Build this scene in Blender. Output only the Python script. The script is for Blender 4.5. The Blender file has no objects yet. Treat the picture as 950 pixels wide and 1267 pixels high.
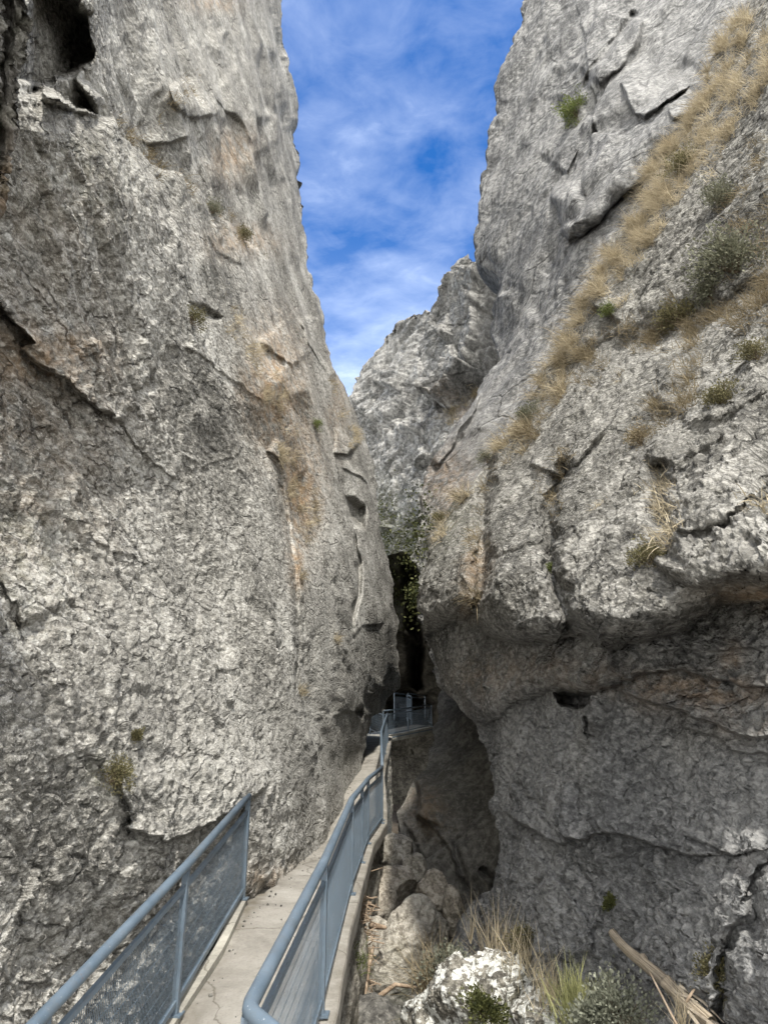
import bpy, math, random
import numpy as np
from mathutils import Vector

random.seed(7)
RNG = np.random.default_rng(7)
QUAL = 1.0                     # 1 = final grid density

# ------------------------------------------------------------------ scene, camera
sc = bpy.context.scene
COL = sc.collection
F, CX, CY = 844.0, 475.0, 633.5        # focal length and centre in photo pixels (950 x 1267)
TH = math.radians(18.0)                # camera pitch above the horizon
CT, ST = math.cos(TH), math.sin(TH)
EYE = np.array([0.0, 0.0, 6.0])        # camera position; geometry below is laid out relative to the eye

cam = bpy.data.cameras.new('camera')
cam.sensor_fit = 'VERTICAL'
cam.sensor_height = 36.0
cam.lens = 36.0 * F / 1267.0
cam.clip_start, cam.clip_end = 0.05, 2000
cob = bpy.data.objects.new('camera', cam)
COL.objects.link(cob)
cob.location = EYE
cob.rotation_euler = (math.radians(90) + TH, 0, 0)
sc.camera = cob


def pt(px, py, Y):
    """eye-relative point seen at a photo pixel, Y metres ahead"""
    a = (np.asarray(px, float) - CX) / F
    b = (CY - np.asarray(py, float)) / F
    dy = CT - b * ST
    dz = ST + b * CT
    Y = np.asarray(Y, float)
    return np.stack([a / dy * Y, Y + 0 * a, dz / dy * Y], -1)


def proj(P):
    d = P[..., 1] * CT + P[..., 2] * ST
    v = P[..., 2] * CT - P[..., 1] * ST
    return CX + F * P[..., 0] / d, CY - F * v / d


# ------------------------------------------------------------------ noise
def _hash(ix, iy, iz, seed):
    h = ((ix * 0x8da6b343) ^ (iy * 0xd8163841) ^ (iz * 0xcb1ab31f) ^ (seed * 0x5bd1e995)) & 0xFFFFFFFF
    h = ((h ^ (h >> 15)) * 0x2c1b3c6d) & 0xFFFFFFFF
    h = ((h ^ (h >> 12)) * 0x297a2d39) & 0xFFFFFFFF
    h = ((h ^ (h >> 16)) * 2246822519) & 0xFFFFFFFF
    return (h ^ (h >> 15)) & 0xFFFFFFFF


def _r(h, k):
    return (((h * (2 * k + 1) * 2654435761) >> 7) & 0xFFFF).astype(np.float32) / 65535.0


def vnoise(P, seed=0):
    """smooth value-gradient noise, about -1..1"""
    i = np.floor(P).astype(np.int64)
    f = (P - i).astype(np.float32)
    u = f * f * f * (f * (f * 6 - 15) + 10)
    out = 0
    for dx in (0, 1):
        wx = u[..., 0] if dx else 1 - u[..., 0]
        for dy in (0, 1):
            wy = u[..., 1] if dy else 1 - u[..., 1]
            for dz in (0, 1):
                wz = u[..., 2] if dz else 1 - u[..., 2]
                h = _hash(i[..., 0] + dx, i[..., 1] + dy, i[..., 2] + dz, seed)
                g = (_r(h, 1) * 2 - 1) * (f[..., 0] - dx) + (_r(h, 2) * 2 - 1) * (f[..., 1] - dy) + (_r(h, 3) * 2 - 1) * (f[..., 2] - dz)
                out = out + wx * wy * wz * g
    return out * 1.6


def fbm(P, octaves=4, seed=0, rough=0.5):
    s, a = 0, 1.0
    for k in range(octaves):
        s = s + a * vnoise(P * (2.03 ** k) + 17.3 * k, seed + k)
        a *= rough
    return s


def facets(P, seed=0, tilt=1.0):
    """cellular rock facets: each cell is a tilted plane; also returns the distance to the cell border"""
    b = np.floor(P - 0.5).astype(np.int64)
    f1 = np.full(P.shape[:-1], 9.0, np.float32)
    f2 = f1.copy()
    val = np.zeros_like(f1)
    for dx in (0, 1):
        for dy in (0, 1):
            for dz in (0, 1):
                cx, cy, cz = b[..., 0] + dx, b[..., 1] + dy, b[..., 2] + dz
                h = _hash(cx, cy, cz, seed)
                qx = (P[..., 0] - cx - 0.2 - 0.6 * _r(h, 1)).astype(np.float32)
                qy = (P[..., 1] - cy - 0.2 - 0.6 * _r(h, 2)).astype(np.float32)
                qz = (P[..., 2] - cz - 0.2 - 0.6 * _r(h, 3)).astype(np.float32)
                d = qx * qx + qy * qy + qz * qz
                v = (_r(h, 4) - 0.5) + tilt * ((_r(h, 5) - 0.5) * qx + (_r(h, 6) - 0.5) * qy + (_r(h, 7) - 0.5) * qz)
                m = d < f1
                f2 = np.where(m, f1, np.minimum(f2, d))
                f1 = np.where(m, d, f1)
                val = np.where(m, v, val)
    return val, np.sqrt(f2) - np.sqrt(f1)


def sstep(a, b, x):
    t = np.clip((x - a) / (b - a), 0, 1)
    return t * t * (3 - 2 * t)


# strata dip away from the viewer: rock is longer along DIP
_a = math.radians(42)
DIP = np.array([[1, 0, 0], [0, math.cos(_a), math.sin(_a)], [0, -math.sin(_a), math.cos(_a)]])   # columns: x, dip normal ...


def strata(P, sx, sl, sn):
    """rock frame: sx across, sl along the dip, sn across the beds (cells per metre)"""
    l = P[..., 1] * math.cos(_a) - P[..., 2] * math.sin(_a)
    n = P[..., 1] * math.sin(_a) + P[..., 2] * math.cos(_a)
    return np.stack([P[..., 0] * sx, l * sl, n * sn], -1)


# ------------------------------------------------------------------ polyline tools in the photo frame (used to lay out ledges)
def pdist(px, py, poly):
    """distance to a polyline, and the side (positive = right of the travel direction when y points down: below a left-to-right line)"""
    best = np.full(px.shape, 1e9, np.float32)
    side = np.zeros(px.shape, np.float32)
    tt = np.zeros(px.shape, np.float32)
    n = len(poly) - 1
    for k in range(n):
        (x0, y0), (x1, y1) = poly[k], poly[k + 1]
        dx, dy = x1 - x0, y1 - y0
        L2 = dx * dx + dy * dy
        t = np.clip(((px - x0) * dx + (py - y0) * dy) / L2, 0, 1)
        ex, ey = px - x0 - t * dx, py - y0 - t * dy
        d = np.sqrt(ex * ex + ey * ey)
        m = d < best
        best = np.where(m, d, best)
        side = np.where(m, np.sign(dx * ey - dy * ex), side)
        tt = np.where(m, (k + t) / n, tt)
    return best, side, tt


def inpoly(px, py, poly):
    c = np.zeros(px.shape, bool)
    n = len(poly)
    for k in range(n):
        x0, y0 = poly[k]
        x1, y1 = poly[(k + 1) % n]
        cond = ((y0 > py) != (y1 > py)) & (px < (x1 - x0) * (py - y0) / (y1 - y0 + 1e-9) + x0)
        c ^= cond
    return c


def ends(t, e=0.12):
    return sstep(0, e, t) * sstep(0, e, 1 - t)


def ledge(px, py, poly, h, decay, edge=3.0, e=0.12):
    """rock on the upper side of the line stands h metres proud and fades over decay pixels"""
    d, s, t = pdist(px, py, poly)
    sd = -d * s                                  # positive above
    return h * sstep(-edge, edge * 0.3, sd) * np.exp(-np.maximum(sd, 0) / decay) * ends(t, e)


def cushion(px, py, poly, h, rnd, decay, e=0.06):
    """a rounded brow: rock above the line swells out over rnd pixels and fades over decay pixels"""
    d, s, t = pdist(px, py, poly)
    sd = -d * s
    q = np.clip(sd / rnd, 0, 1)
    return h * np.sqrt(np.maximum(1 - (1 - q) ** 2, 0)) * np.exp(-np.maximum(sd - rnd, 0) / decay) * ends(t, e)


def groove(px, py, poly, h, w, e=0.15):
    d, s, t = pdist(px, py, poly)
    return -h * np.exp(-(d / w) ** 2) * ends(t, e)


def hollow(px, py, poly, h, soft):
    m = inpoly(px, py, poly)
    d, _, _ = pdist(px, py, list(poly) + [poly[0]])
    return -h * np.where(m, sstep(0, soft, d), 0)


# ------------------------------------------------------------------ mesh output
def obj(name, verts, faces, mat, parent=None, smooth=True, shift=True, attrs=None):
    me = bpy.data.meshes.new(name)
    v = np.asarray(verts, float).reshape(-1, 3)
    if shift and parent is None:
        v = v + EYE
    if isinstance(faces, np.ndarray):
        nf, k = faces.shape
        me.vertices.add(len(v)); me.vertices.foreach_set('co', v.astype(np.float32).ravel())
        me.loops.add(nf * k); me.loops.foreach_set('vertex_index', faces.astype(np.int32).ravel())
        me.polygons.add(nf)
        me.polygons.foreach_set('loop_start', np.arange(0, nf * k, k, dtype=np.int32))
        me.update(calc_edges=True)
    else:
        me.from_pydata(v.tolist(), [], faces)
    me.polygons.foreach_set('use_smooth', [smooth] * len(me.polygons))
    for an, arr in (attrs or {}).items():
        at = me.attributes.new(an, 'FLOAT', 'POINT')
        at.data.foreach_set('value', np.asarray(arr, np.float32).ravel())
    me.update()
    if mat:
        me.materials.append(mat)
    o = bpy.data.objects.new(name, me)
    COL.objects.link(o)
    if parent is not None:
        o.parent = parent
    return o


def tag(o, label=None, cat=None, group=None, kind=None):
    if label: o['label'] = label
    if cat: o['category'] = cat
    if group: o['group'] = group
    if kind: o['kind'] = kind
    return o


def empty(name, loc, label, cat, group=None):
    o = bpy.data.objects.new(name, None)
    o.empty_display_size = 0.2
    COL.objects.link(o)
    o.location = np.asarray(loc) + EYE
    return tag(o, label, cat, group)


class MB:
    def __init__(s): s.v, s.f = [], []
    def add(s, V, Fc):
        n = len(s.v); s.v.extend([tuple(p) for p in V]); s.f.extend([tuple(i + n for i in f) for f in Fc])
    def tube(s, pts, r, n=8, flat=1.0, cap=True):
        """round bar along points; flat squeezes it vertically"""
        pts = [np.asarray(p, float) for p in pts]
        rr = r if hasattr(r, '__len__') else [r] * len(pts)
        V = []
        for i, p in enumerate(pts):
            t = pts[min(i + 1, len(pts) - 1)] - pts[max(i - 1, 0)]
            t = t / (np.linalg.norm(t) + 1e-9)
            up = np.array([0, 0, 1.0]) if abs(t[2]) < 0.9 else np.array([1.0, 0, 0])
            a = np.cross(t, up); a /= np.linalg.norm(a)
            b = np.cross(a, t)
            for k in range(n):
                q = 2 * math.pi * k / n
                V.append(p + rr[i] * (math.cos(q) * a + flat * math.sin(q) * b))
        Fc = []
        for i in range(len(pts) - 1):
            for k in range(n):
                k2 = (k + 1) % n
                Fc.append((i * n + k, i * n + k2, (i + 1) * n + k2, (i + 1) * n + k))
        if cap:
            Fc.append(tuple(range(n - 1, -1, -1)))
            Fc.append(tuple((len(pts) - 1) * n + k for k in range(n)))
        s.add(V, Fc)
    def bar(s, p, q, w, h, side=None):
        """rectangular bar from p to q; w across, h along the other axis"""
        p, q = np.asarray(p, float), np.asarray(q, float)
        t = q - p; t /= np.linalg.norm(t) + 1e-9
        if side is None:
            up = np.array([0, 0, 1.0]) if abs(t[2]) < 0.9 else np.array([0, 1.0, 0])
            side = np.cross(t, up)
        a = np.asarray(side, float); a = a - t * a.dot(t); a /= np.linalg.norm(a)
        b = np.cross(a, t)
        V = [c + sa * a * w / 2 + sb * b * h / 2 for c in (p, q) for sa, sb in ((-1, -1), (1, -1), (1, 1), (-1, 1))]
        s.add(V, [(0, 1, 2, 3), (7, 6, 5, 4), (0, 4, 5, 1), (1, 5, 6, 2), (2, 6, 7, 3), (3, 7, 4, 0)])
    def build(s, name, mat, parent=None, smooth=False, base=None):
        v = np.array(s.v, float)
        if base is not None:
            v = v - np.asarray(base)
        return obj(name, v, s.f, mat, parent, smooth)


# ------------------------------------------------------------------ materials
def mat_new(name):
    m = bpy.data.materials.new(name); m.use_nodes = True
    nt = m.node_tree; nt.nodes.clear()
    out = nt.nodes.new('ShaderNodeOutputMaterial')
    b = nt.nodes.new('ShaderNodeBsdfPrincipled')
    nt.links.new(b.outputs[0], out.inputs[0])
    return m, nt, b


class NT:
    def __init__(s, nt): s.nt = nt
    def n(s, t, **k):
        o = s.nt.nodes.new('ShaderNode' + t)
        for a, v in k.items(): setattr(o, a, v)
        return o
    def l(s, a, b): s.nt.links.new(a, b)
    def noise(s, co, scale, detail=6, rough=0.6, dist=0.0):
        o = s.n('TexNoise'); o.inputs['Scale'].default_value = scale; o.inputs['Detail'].default_value = detail
        o.inputs['Roughness'].default_value = rough; o.inputs['Distortion'].default_value = dist
        s.l(co, o.inputs['Vector']); return o.outputs['Fac']
    def ramp(s, fac, stops):
        o = s.n('ValToRGB'); r = o.color_ramp
        while len(r.elements) < len(stops): r.elements.new(0.5)
        for e, (p, c) in zip(r.elements, stops):
            e.position = p; e.color = (*c, 1) if hasattr(c, '__len__') else (c, c, c, 1)
        s.l(fac, o.inputs[0]); return o.outputs[0]
    def mix(s, fac, a, b, mode='MIX'):
        o = s.n('MixRGB', blend_type=mode)
        for i, v in ((0, fac), (1, a), (2, b)):
            if isinstance(v, (int, float)): o.inputs[i].default_value = v
            elif hasattr(v, '__len__'): o.inputs[i].default_value = (*v, 1)
            else: s.l(v, o.inputs[i])
        return o.outputs[0]
    def math(s, op, a, b=0.0):
        o = s.n('Math', operation=op)
        for i, v in ((0, a), (1, b)):
            if isinstance(v, (int, float)): o.inputs[i].default_value = v
            else: s.l(v, o.inputs[i])
        return o.outputs[0]
    def attr(s, name):
        return s.n('Attribute', attribute_name=name).outputs['Fac']


def rock_mat(name, dark, mid, light, speck=14.0, patch=0.55, bump=0.5, ochre=(0.36, 0.22, 0.10), lichen=0.0, streak=0.0, fine=30.0, crack=0.9):
    m, nt, b = mat_new(name); N = NT(nt)
    co = N.n('TexCoord').outputs['Object']
    mp = N.n('Mapping'); mp.inputs['Rotation'].default_value = (math.radians(42), 0, 0); mp.inputs['Scale'].default_value = (1, 0.55, 1.1)
    N.l(co, mp.inputs[0]); cs = mp.outputs[0]
    big = N.noise(co, patch, 5, 0.6, 0.4)
    sp = N.noise(cs, speck, 5, 0.72, 0.3)
    sp2 = N.noise(co, speck * 2.7, 3, 0.7)
    tone = N.math('ADD', N.math('MULTIPLY', sp, 0.62), N.math('MULTIPLY', big, 0.38))
    col = N.ramp(tone, [(0.425, dark), (0.5, mid), (0.57, light)])
    # pale crystalline specks and dark lichen crust
    col = N.mix(N.ramp(sp2, [(0.56, 0.0), (0.68, 0.55)]), col, tuple(min(1, c * 1.5) for c in light))
    col = N.mix(N.ramp(N.noise(co, speck * 0.45, 6, 0.75), [(0.52, 0.0), (0.62, 0.6)]), col, tuple(c * 0.75 for c in dark))
    if streak:
        ms = N.n('Mapping'); ms.inputs['Scale'].default_value = (2.2, 2.2, 0.16); N.l(co, ms.inputs[0])
        st = N.noise(ms.outputs[0], 1.6, 6, 0.6)
        col = N.mix(N.ramp(st, [(0.48, 0.0), (0.62, streak)]), col, tuple(c * 0.55 for c in dark))
        col = N.mix(N.ramp(N.noise(ms.outputs[0], 2.3, 6, 0.6), [(0.57, 0.0), (0.7, streak * 0.7)]), col, tuple(c * 1.15 for c in light))
    # joints and hairline cracks, filled with dark dirt; two scales, each only in patches
    def joints(sc_, warp, width, lo, hi, seed):
        ad = N.n('VectorMath', operation='ADD'); N.l(cs, ad.inputs[0])
        nz = N.n('TexNoise'); nz.inputs['Scale'].default_value = sc_ * 1.3; nz.inputs['Detail'].default_value = 4; nz.inputs['Roughness'].default_value = 0.65; N.l(co, nz.inputs['Vector'])
        sb = N.n('VectorMath', operation='SCALE'); N.l(nz.outputs['Color'], sb.inputs[0]); sb.inputs['Scale'].default_value = warp
        N.l(sb.outputs[0], ad.inputs[1])
        vo = N.n('TexVoronoi', feature='DISTANCE_TO_EDGE'); vo.inputs['Scale'].default_value = sc_; N.l(ad.outputs[0], vo.inputs['Vector'])
        ln = N.ramp(vo.outputs['Distance'], [(0.0, 1.0), (width, 0.0)])
        mk = N.n('Mapping'); mk.inputs['Location'].default_value = (seed, 0, 0); N.l(co, mk.inputs[0])
        return N.math('MULTIPLY', ln, N.ramp(N.noise(mk.outputs[0], sc_ * 0.7, 2, 0.6), [(lo, 0.0), (hi, 1.0)]))
    jt = 0.0
    if crack:
        jt = joints(crack, 0.55, 0.022, 0.46, 0.56, 3.0)
        if crack > 0.5: jt = N.math('MAXIMUM', jt, joints(crack * 3.4, 0.16, 0.05, 0.48, 0.60, 9.0))
        col = N.mix(N.math('MULTIPLY', jt, 0.7), col, tuple(c * 0.35 for c in dark))
    # ochre iron stain, where the attribute says so, broken up by noise
    oc = N.math('MULTIPLY', N.attr('ochre'), N.ramp(N.noise(cs, 5.0, 6, 0.7), [(0.38, 0.0), (0.6, 1.0)]))
    col = N.mix(oc, col, N.mix(sp, tuple(c * 0.6 for c in ochre), tuple(c * 1.4 for c in ochre)))
    col = N.mix(N.math('MULTIPLY', N.attr('moss'), N.ramp(N.noise(co, 6, 6, 0.7), [(0.42, 0.0), (0.58, 0.85)])), col, (0.06, 0.065, 0.025))
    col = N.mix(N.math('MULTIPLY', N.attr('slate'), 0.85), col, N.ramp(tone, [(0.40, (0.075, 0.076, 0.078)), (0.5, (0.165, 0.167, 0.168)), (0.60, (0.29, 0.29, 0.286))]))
    col = N.mix(N.attr('pale'), col, N.mix(sp, mid, tuple(min(1, c * 1.25) for c in light)))
    if lichen:
        lm = N.ramp(N.noise(co, 9, 7, 0.7, 0.6), [(0.49, 0.0), (0.54, lichen)])
        col = N.mix(lm, col, N.mix(sp2, (0.36, 0.36, 0.33), (0.72, 0.72, 0.67)))
    N.l(col, b.inputs['Base Color'])
    b.inputs['Roughness'].default_value = 0.92
    b.inputs['Specular IOR Level'].default_value = 0.25
    h = N.math('ADD', N.math('MULTIPLY', sp, 0.6), N.math('MULTIPLY', N.noise(cs, fine, 3, 0.7), 0.4))
    rg_ = N.math('ABSOLUTE', N.math('SUBTRACT', N.noise(cs, speck * 0.22, 5, 0.62, 0.8), 0.5))
    h = N.math('SUBTRACT', N.math('ADD', h, N.math('MULTIPLY', rg_, 2.6)), N.math('MULTIPLY', jt, 0.7))
    bp = N.n('Bump'); bp.inputs['Strength'].default_value = bump; bp.inputs['Distance'].default_value = 0.06
    N.l(h, bp.inputs['Height']); N.l(bp.outputs[0], b.inputs['Normal'])
    return m


def simple_mat(name, c1, c2, scale=8, rough=0.85, bump=0.3, dist=0.02, metal=0.0, spec=0.3, detail=6):
    m, nt, b = mat_new(name); N = NT(nt)
    co = N.n('TexCoord').outputs['Object']
    f = N.noise(co, scale, detail, 0.65)
    N.l(N.ramp(f, [(0.35, c1), (0.65, c2)]), b.inputs['Base Color'])
    b.inputs['Roughness'].default_value = rough; b.inputs['Metallic'].default_value = metal
    b.inputs['Specular IOR Level'].default_value = spec
    if bump:
        bp = N.n('Bump'); bp.inputs['Strength'].default_value = bump; bp.inputs['Distance'].default_value = dist
        N.l(f, bp.inputs['Height']); N.l(bp.outputs[0], b.inputs['Normal'])
    return m


def leaf_mat(name, c1, c2, trans=0.25):
    """foliage or grass; the tone varies from blade to blade through the 'rnd' attribute"""
    m, nt, b = mat_new(name); N = NT(nt)
    col = N.ramp(N.attr('rnd'), [(0.0, c1), (1.0, c2)])
    N.l(col, b.inputs['Base Color']); b.inputs['Roughness'].default_value = 0.7
    b.inputs['Specular IOR Level'].default_value = 0.2
    t = N.n('BsdfTranslucent'); N.l(col, t.inputs[0])
    ms = N.n('MixShader'); ms.inputs[0].default_value = trans
    N.l(b.outputs[0], ms.inputs[1]); N.l(t.outputs[0], ms.inputs[2])
    N.l(ms.outputs[0], nt.nodes['Material Output'].inputs[0])
    return m


def paint_mat():
    m, nt, b = mat_new('blue_grey_paint'); N = NT(nt)
    co = N.n('TexCoord').outputs['Object']
    f = N.noise(co, 5, 6, 0.6)
    col = N.ramp(f, [(0.3, (0.075, 0.105, 0.135)), (0.7, (0.115, 0.15, 0.185))])
    chip = N.ramp(N.noise(co, 38, 5, 0.7), [(0.66, 0.0), (0.69, 0.8)])
    col = N.mix(chip, col, (0.45, 0.46, 0.46))
    rust = N.ramp(N.noise(co, 17, 7, 0.8), [(0.63, 0.0), (0.69, 0.75)])
    col = N.mix(rust, col, (0.16, 0.075, 0.035))
    grime = N.ramp(N.noise(co, 6, 8, 0.8), [(0.5, 0.0), (0.7, 0.6)])
    col = N.mix(grime, col, (0.10, 0.10, 0.095))
    N.l(col, b.inputs['Base Color'])
    N.l(N.ramp(f, [(0.3, 0.36), (0.7, 0.6)]), b.inputs['Roughness'])
    b.inputs['Specular IOR Level'].default_value = 0.45
    bp = N.n('Bump'); bp.inputs['Strength'].default_value = 0.25; bp.inputs['Distance'].default_value = 0.003
    N.l(N.noise(co, 60, 3, 0.6), bp.inputs['Height']); N.l(bp.outputs[0], b.inputs['Normal'])
    return m


def concrete_mat(name, c1, c2, c3):
    m, nt, b = mat_new(name); N = NT(nt)
    co = N.n('TexCoord').outputs['Object']
    a = N.noise(co, 1.6, 8, 0.65, 0.5); g = N.noise(co, 40, 5, 0.75)
    col = N.ramp(a, [(0.32, c1), (0.5, c2), (0.68, c3)])
    col = N.mix(N.ramp(g, [(0.5, 0.0), (0.72, 0.4)]), col, tuple(c * 0.5 for c in c1))
    col = N.mix(N.ramp(N.noise(co, 7, 7, 0.75), [(0.56, 0.0), (0.68, 0.5)]), col, tuple(c * 0.7 for c in c1))
    dirt = N.math('MULTIPLY', N.attr('dirt'), N.ramp(N.noise(co, 4, 8, 0.75), [(0.40, 0.15), (0.6, 1.0)]))
    col = N.mix(dirt, col, (0.085, 0.07, 0.045))
    vo = N.n('TexVoronoi', feature='DISTANCE_TO_EDGE'); vo.inputs['Scale'].default_value = 0.8
    wv = N.n('MixRGB'); wv.inputs[0].default_value = 0.25; N.l(co, wv.inputs[1])
    nz = N.n('TexNoise'); nz.inputs['Scale'].default_value = 3.0; nz.inputs['Detail'].default_value = 6; N.l(co, nz.inputs['Vector']); N.l(nz.outputs['Color'], wv.inputs[2])
    N.l(wv.outputs[0], vo.inputs['Vector'])
    col = N.mix(N.ramp(vo.outputs['Distance'], [(0.0, 0.7), (0.008, 0.0)]), col, (0.07, 0.06, 0.045))
    N.l(col, b.inputs['Base Color']); b.inputs['Roughness'].default_value = 0.9
    b.inputs['Specular IOR Level'].default_value = 0.25
    bp = N.n('Bump'); bp.inputs['Strength'].default_value = 0.5; bp.inputs['Distance'].default_value = 0.012
    N.l(N.math('ADD', g, N.noise(co, 9, 5, 0.7)), bp.inputs['Height']); N.l(bp.outputs[0], b.inputs['Normal'])
    return m


M = {
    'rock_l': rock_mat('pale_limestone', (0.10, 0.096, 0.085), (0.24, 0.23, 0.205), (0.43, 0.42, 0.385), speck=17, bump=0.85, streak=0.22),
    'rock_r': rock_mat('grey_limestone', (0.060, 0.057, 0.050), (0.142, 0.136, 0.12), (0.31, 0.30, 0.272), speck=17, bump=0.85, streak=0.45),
    'rock_s': rock_mat('slab_limestone', (0.07, 0.07, 0.07), (0.15, 0.149, 0.145), (0.27, 0.266, 0.254), speck=7, bump=0.9, streak=0.6, fine=14, crack=0.45),
    'rock_f': rock_mat('far_limestone', (0.085, 0.085, 0.08), (0.20, 0.196, 0.187), (0.34, 0.335, 0.315), speck=4, patch=0.3, bump=0.9, streak=0.45, fine=9, crack=0.3),
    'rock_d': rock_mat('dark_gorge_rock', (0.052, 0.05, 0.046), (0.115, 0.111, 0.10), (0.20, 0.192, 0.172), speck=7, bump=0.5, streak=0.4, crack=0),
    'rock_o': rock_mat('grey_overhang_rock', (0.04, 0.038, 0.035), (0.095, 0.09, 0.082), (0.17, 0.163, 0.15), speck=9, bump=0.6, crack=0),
    'rock_e': rock_mat('shaded_slot_rock', (0.028, 0.025, 0.019), (0.06, 0.054, 0.042), (0.10, 0.092, 0.074), speck=5, bump=0.5, crack=0),  # very dark tones put the slot's deep shade into the rock colour
    'boulder': rock_mat('boulder_stone', (0.16, 0.145, 0.12), (0.33, 0.308, 0.262), (0.46, 0.435, 0.38), speck=9, bump=0.6, crack=0),
    'boulder_tan': rock_mat('tan_boulder_stone', (0.19, 0.168, 0.135), (0.39, 0.35, 0.29), (0.52, 0.475, 0.405), speck=9, bump=0.6, crack=0),
    'lichen': rock_mat('lichened_stone', (0.07, 0.065, 0.055), (0.15, 0.14, 0.115), (0.25, 0.235, 0.2), speck=14, bump=0.8, lichen=0.95, crack=0),
    'paint': paint_mat(),
    'concrete': concrete_mat('path_concrete', (0.19, 0.178, 0.155), (0.265, 0.25, 0.22), (0.34, 0.325, 0.29)),
    'concrete_edge': concrete_mat('edge_concrete', (0.20, 0.19, 0.165), (0.32, 0.305, 0.26), (0.44, 0.42, 0.36)),
    'soil': simple_mat('stream_bed_soil', (0.03, 0.025, 0.019), (0.10, 0.08, 0.058), 6, 0.95, 0.6, 0.05),
    'wood': simple_mat('weathered_wood', (0.17, 0.14, 0.105), (0.40, 0.35, 0.28), 7, 0.85, 0.5, 0.02),
    'log': None,
    'stick': simple_mat('driftwood_stick', (0.16, 0.11, 0.07), (0.42, 0.33, 0.24), 9, 0.85, 0.4, 0.01),
    'gold': leaf_mat('dry_grass_gold', (0.20, 0.165, 0.105), (0.58, 0.50, 0.35)),
    'straw': leaf_mat('dry_grass_brown', (0.10, 0.08, 0.048), (0.33, 0.27, 0.17)),
    'olive': leaf_mat('olive_leaf', (0.05, 0.048, 0.024), (0.20, 0.178, 0.09)),
    'green': leaf_mat('green_leaf', (0.04, 0.06, 0.016), (0.19, 0.215, 0.07)),
    'greygreen': leaf_mat('grey_green_leaf', (0.06, 0.062, 0.04), (0.21, 0.21, 0.145)),
    'silver': leaf_mat('silvery_leaf', (0.08, 0.085, 0.06), (0.27, 0.28, 0.215)),
    'grass': leaf_mat('green_grass_blade', (0.10, 0.11, 0.04), (0.34, 0.34, 0.16)),
    'moss': leaf_mat('dark_moss_leaf', (0.025, 0.032, 0.012), (0.11, 0.115, 0.04)),
    'twig': simple_mat('twig_bark', (0.06, 0.045, 0.03), (0.16, 0.12, 0.08), 12, 0.9, 0),
}


def water_mat():
    m, nt, b = mat_new('dark_water'); N = NT(nt)
    co = N.n('TexCoord').outputs['Object']
    b.inputs['Base Color'].default_value = (0.012, 0.012, 0.008, 1)
    b.inputs['Roughness'].default_value = 0.06
    bp = N.n('Bump'); bp.inputs['Strength'].default_value = 0.08; bp.inputs['Distance'].default_value = 0.02
    N.l(N.noise(co, 5, 3, 0.5), bp.inputs['Height']); N.l(bp.outputs[0], b.inputs['Normal'])
    return m


M['water'] = water_mat()


def log_mat():
    m, nt, b = mat_new('split_log_wood'); N = NT(nt)
    cm = N.n('CombineXYZ'); N.l(N.math('MULTIPLY', N.attr('ga'), 26.0), cm.inputs[0]); N.l(N.math('MULTIPLY', N.attr('gl'), 3.0), cm.inputs[1])
    g = N.noise(cm.outputs[0], 1.0, 9, 0.7, 0.5)
    co = N.n('TexCoord').outputs['Object']
    col = N.ramp(g, [(0.32, (0.055, 0.042, 0.03)), (0.47, (0.23, 0.185, 0.13)), (0.62, (0.44, 0.38, 0.29))])
    col = N.mix(N.ramp(N.noise(co, 6, 6, 0.7), [(0.5, 0.0), (0.65, 0.6)]), col, (0.15, 0.13, 0.105))
    N.l(col, b.inputs['Base Color']); b.inputs['Roughness'].default_value = 0.85
    bp = N.n('Bump'); bp.inputs['Strength'].default_value = 0.8; bp.inputs['Distance'].default_value = 0.02
    N.l(g, bp.inputs['Height']); N.l(bp.outputs[0], b.inputs['Normal'])
    return m


M['log'] = log_mat()


# ------------------------------------------------------------------ cliff sheets
def tps(ctrl):
    """smooth surface through control points: 1/distance is affine for a plane, so it is interpolated as 1/distance"""
    c = np.array(ctrl, float)
    x, y, w = c[:, 0] / 500, c[:, 1] / 500, 1 / c[:, 2]
    n = len(c)
    def U(r2): return np.where(r2 > 0, r2 * np.log(r2 + 1e-12), 0)
    K = U((x[:, None] - x) ** 2 + (y[:, None] - y) ** 2) + np.eye(n) * 0.004
    Pm = np.stack([np.ones(n), x, y], 1)
    A = np.block([[K, Pm], [Pm.T, np.zeros((3, 3))]])
    s = np.linalg.solve(A, np.r_[w, 0, 0, 0])
    def ev(px, py):
        X, Yp = px / 500, py / 500
        o = s[n] + s[n + 1] * X + s[n + 2] * Yp
        for i in range(n):
            o = o + s[i] * U((X - x[i]) ** 2 + (Yp - y[i]) ** 2)
        return 1 / np.maximum(o, 0.008)
    return ev


def samples(a, b, lo, hi, fine, coarse):
    """positions from a to b, dense inside lo..hi"""
    out = [a]
    while out[-1] < b:
        p = out[-1]
        g = 0 if lo <= p <= hi else min(abs(p - lo), abs(p - hi))
        out.append(p + min(coarse, fine + g * 0.06))
    return np.array(out)


def interp(poly, q):
    p = np.array(poly, float)
    return np.interp(q, p[:, 1], p[:, 0])


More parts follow.
